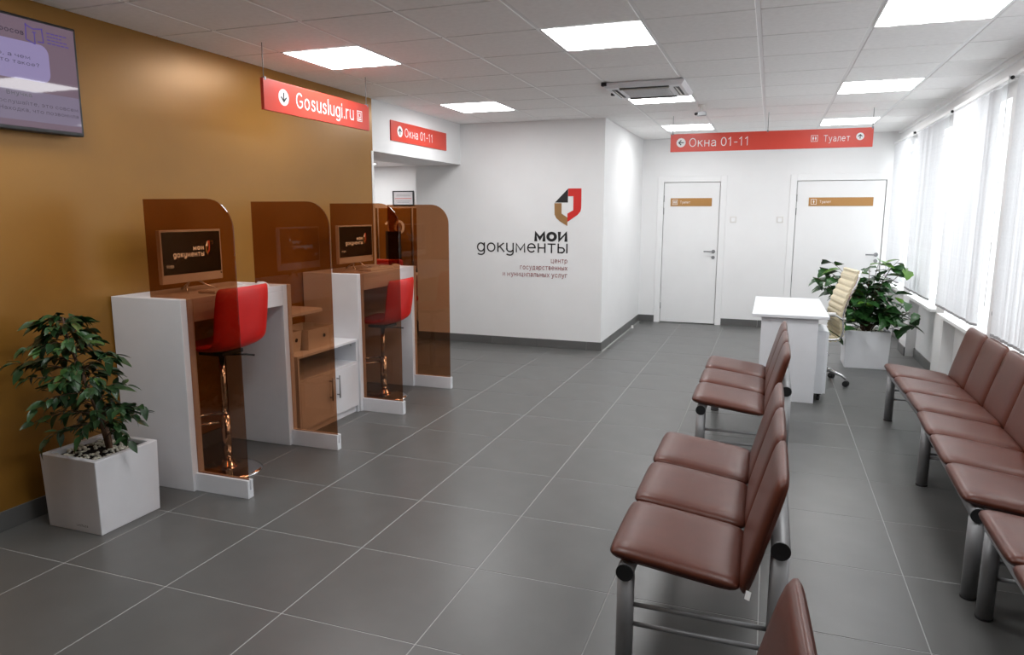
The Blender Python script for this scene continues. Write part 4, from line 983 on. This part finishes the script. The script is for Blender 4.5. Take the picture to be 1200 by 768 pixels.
# --- large leafy plant by the windows
hx0, hx1, hy0, hy1, hz = 0.795, 1.218, 7.975, 8.398, 0.392
r = thing('potted_hibiscus', 'large-leaved bushy plant in a square white planter by the windows', 'potted plant', ((hx0+hx1)/2, (hy0+hy1)/2, 0))
planter(r, hx0, hx1, hy0, hy1, hz, 0.035, False)
org = ORG[r.name]; rng = random.Random(5)
LB = [leaf_mesh('leaf', 0.135, 0.052, 0.25, 0.25, 'leafB', 0.10), leaf_mesh('leaf', 0.115, 0.046, 0.3, 0.4, 'leafB', 0.12), leaf_mesh('leaf', 0.125, 0.050, 0.2, 0.3, 'leafB2', 0.1)]
c0 = Vector(((hx0+hx1)/2, (hy0+hy1)/2, hz-0.03))
TIPS = [(-0.55, -0.02, 0.56), (-0.47, 0.05, 0.66), (-0.38, -0.05, 0.72), (-0.30, 0.08, 0.62), (-0.42, 0.0, 0.44), (-0.22, -0.1, 0.5), (-0.12, 0.05, 0.60), (-0.02, -0.05, 0.70), (0.08, 0.05, 0.74),
        (0.16, -0.05, 0.68), (0.26, 0.02, 0.76), (0.33, -0.02, 0.66), (0.10, -0.12, 0.52), (0.22, -0.15, 0.42), (0.36, -0.1, 0.32), (0.42, -0.15, 0.16), (0.40, 0.0, 0.22), (0.30, -0.2, 0.06), (0.18, -0.22, 0.22),
        (-0.05, -0.22, 0.34), (-0.20, -0.24, 0.24), (-0.30, -0.26, 0.10), (-0.42, -0.25, -0.02), (-0.12, -0.27, 0.06), (0.0, 0.15, 0.55), (0.05, -0.2, 0.40), (-0.10, 0.18, 0.42), (0.15, 0.15, 0.45), (0.36, -0.46, 0.14), (0.40, -0.40, 0.26), (0.30, -0.34, 0.36), (-0.50, -0.12, 0.50), (-0.36, -0.14, 0.58)]
nl = 0
for k, tp in enumerate(TIPS):
    p0 = c0 + Vector((rng.uniform(-0.05, 0.05), rng.uniform(-0.05, 0.05), 0)); end = c0 + Vector(tp)
    mid_ = c0 + Vector((tp[0]*0.25, tp[1]*0.25, max(0.22, tp[2]*0.75)))
    pts = [p0*(1-s)**2 + mid_*2*s*(1-s) + end*s*s for s in [i/7 for i in range(8)]]
    obj('branch', tube(BM(), pts, [0.007*(1-0.75*i/7) for i in range(8)], 6), 'bark', r)
    for i in range(9):
        s = 0.34+0.66*i/8; p = p0*(1-s)**2 + mid_*2*s*(1-s) + end*s*s
        a = i*2.3+k; d = Vector((math.cos(a), math.sin(a)*0.9, rng.uniform(-0.7, 0.25))) + (end-mid_).normalized()*0.5
        if p.z < hz+0.12 and (hx0-0.02 < p.x < hx1+0.02): d.z = abs(d.z)
        if p.x > XR-0.26 and p.y > 7.9: d.x = -abs(d.x)
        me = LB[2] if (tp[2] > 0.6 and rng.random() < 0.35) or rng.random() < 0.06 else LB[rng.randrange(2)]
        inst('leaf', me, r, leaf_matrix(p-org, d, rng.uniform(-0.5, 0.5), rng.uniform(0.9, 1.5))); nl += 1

# ================================================================== VERTICAL BLINDS
def slat_mesh(z0, z1):
    bm = BM(); n = 4; w = 0.089
    rows = []
    for i in range(n+1):
        u = -1+2*i/n; c = 0.007*(1-u*u)
        rows.append([bm.verts.new((c, u*w/2, z)) for z in (z0, z1)])
    for a, b in zip(rows, rows[1:]): bm.faces.new((a[0], b[0], b[1], a[1])).smooth = True
    me = bpy.data.meshes.new('slat'); bm.to_mesh(me); bm.free(); me.materials.append(M['slat'])
    return me
BZ0, BZ1, BXC = 0.775, 2.455, 1.445
SL = slat_mesh(BZ0-BZ1, 0.0)
wb = box(-0.004, 0.006, -0.040, 0.040, 0.0, 0.018); WT = bpy.data.meshes.new('slat_weight'); wb.to_mesh(WT); wb.free(); WT.materials.append(M['clip'])
BL = ['white vertical blind outside the photo, behind the cut-off bench',
      'white vertical blind at the photo edge, nearest the viewpoint', 'tall white vertical blind behind the backrests of the farthest window bench',
      'white vertical blind beside the large-leaved plant', 'white vertical blind nearest the end wall and wider door']
for k, (a, b) in enumerate(WIN):
    y0, y1 = a-0.17, min(b+0.02, YBACK-0.06)
    r = thing('vertical_blind', BL[k], 'blind', (BXC, (y0+y1)/2, BZ0), 'white vertical blinds' )
    org = ORG[r.name]
    hr = obj('headrail', box(BXC-0.02, BXC+0.02, y0, y1, BZ1+0.01, BZ1+0.04, b=0.003), 'trim', r)
    for y in (y0+0.06, y1-0.1): obj('bracket', box(BXC+0.018, XR, y-0.015, y+0.015, BZ1+0.035, BZ1+0.045), 'trim', hr)
    obj('end_cap', tube(BM(), [(BXC, y0-0.012, BZ1+0.025), (BXC, y0+0.004, BZ1+0.025)], 0.012, 12), 'black', hr)
    y = y0+0.31; i = 0; rr = random.Random(k)
    while y < y1-0.02:
        m = Matrix.Translation((BXC-org.x, y-org.y, BZ1-org.z)) @ Matrix.Rotation(math.radians(15+rr.uniform(-9, 9)), 4, 'Z')
        s = inst('slat', SL, r, m)
        inst('slat_weight', WT, s, Matrix.Translation((0, 0, BZ0-BZ1)))
        y += 0.077; i += 1
    obj('control_cord', tube(BM(), [(BXC-0.01, y0+0.03, BZ1+0.01), (BXC-0.008, y0+0.032, 1.6), (BXC-0.01, y0+0.03, 0.95)], 0.0022, 6), 'trim', r)
for x, y, z, lab in ((XR, 7.36, 0.875, 'small grey white box on the pier beside the large-leaved plant'), (XR, 5.66, 0.90, 'small white box on the pier above the brown window bench')):
    r = thing('wall_control', lab, 'wall control', (x, y, z), 'small boxes on the window piers')
    obj('body', box(x-0.028, x, y-0.035, y+0.035, z-0.04, z+0.04, b=0.004), 'offw', r)
    obj('dial', tube(BM(), [(x-0.028, y, z+0.01), (x-0.034, y, z+0.01)], 0.016, 14), 'clip', r)
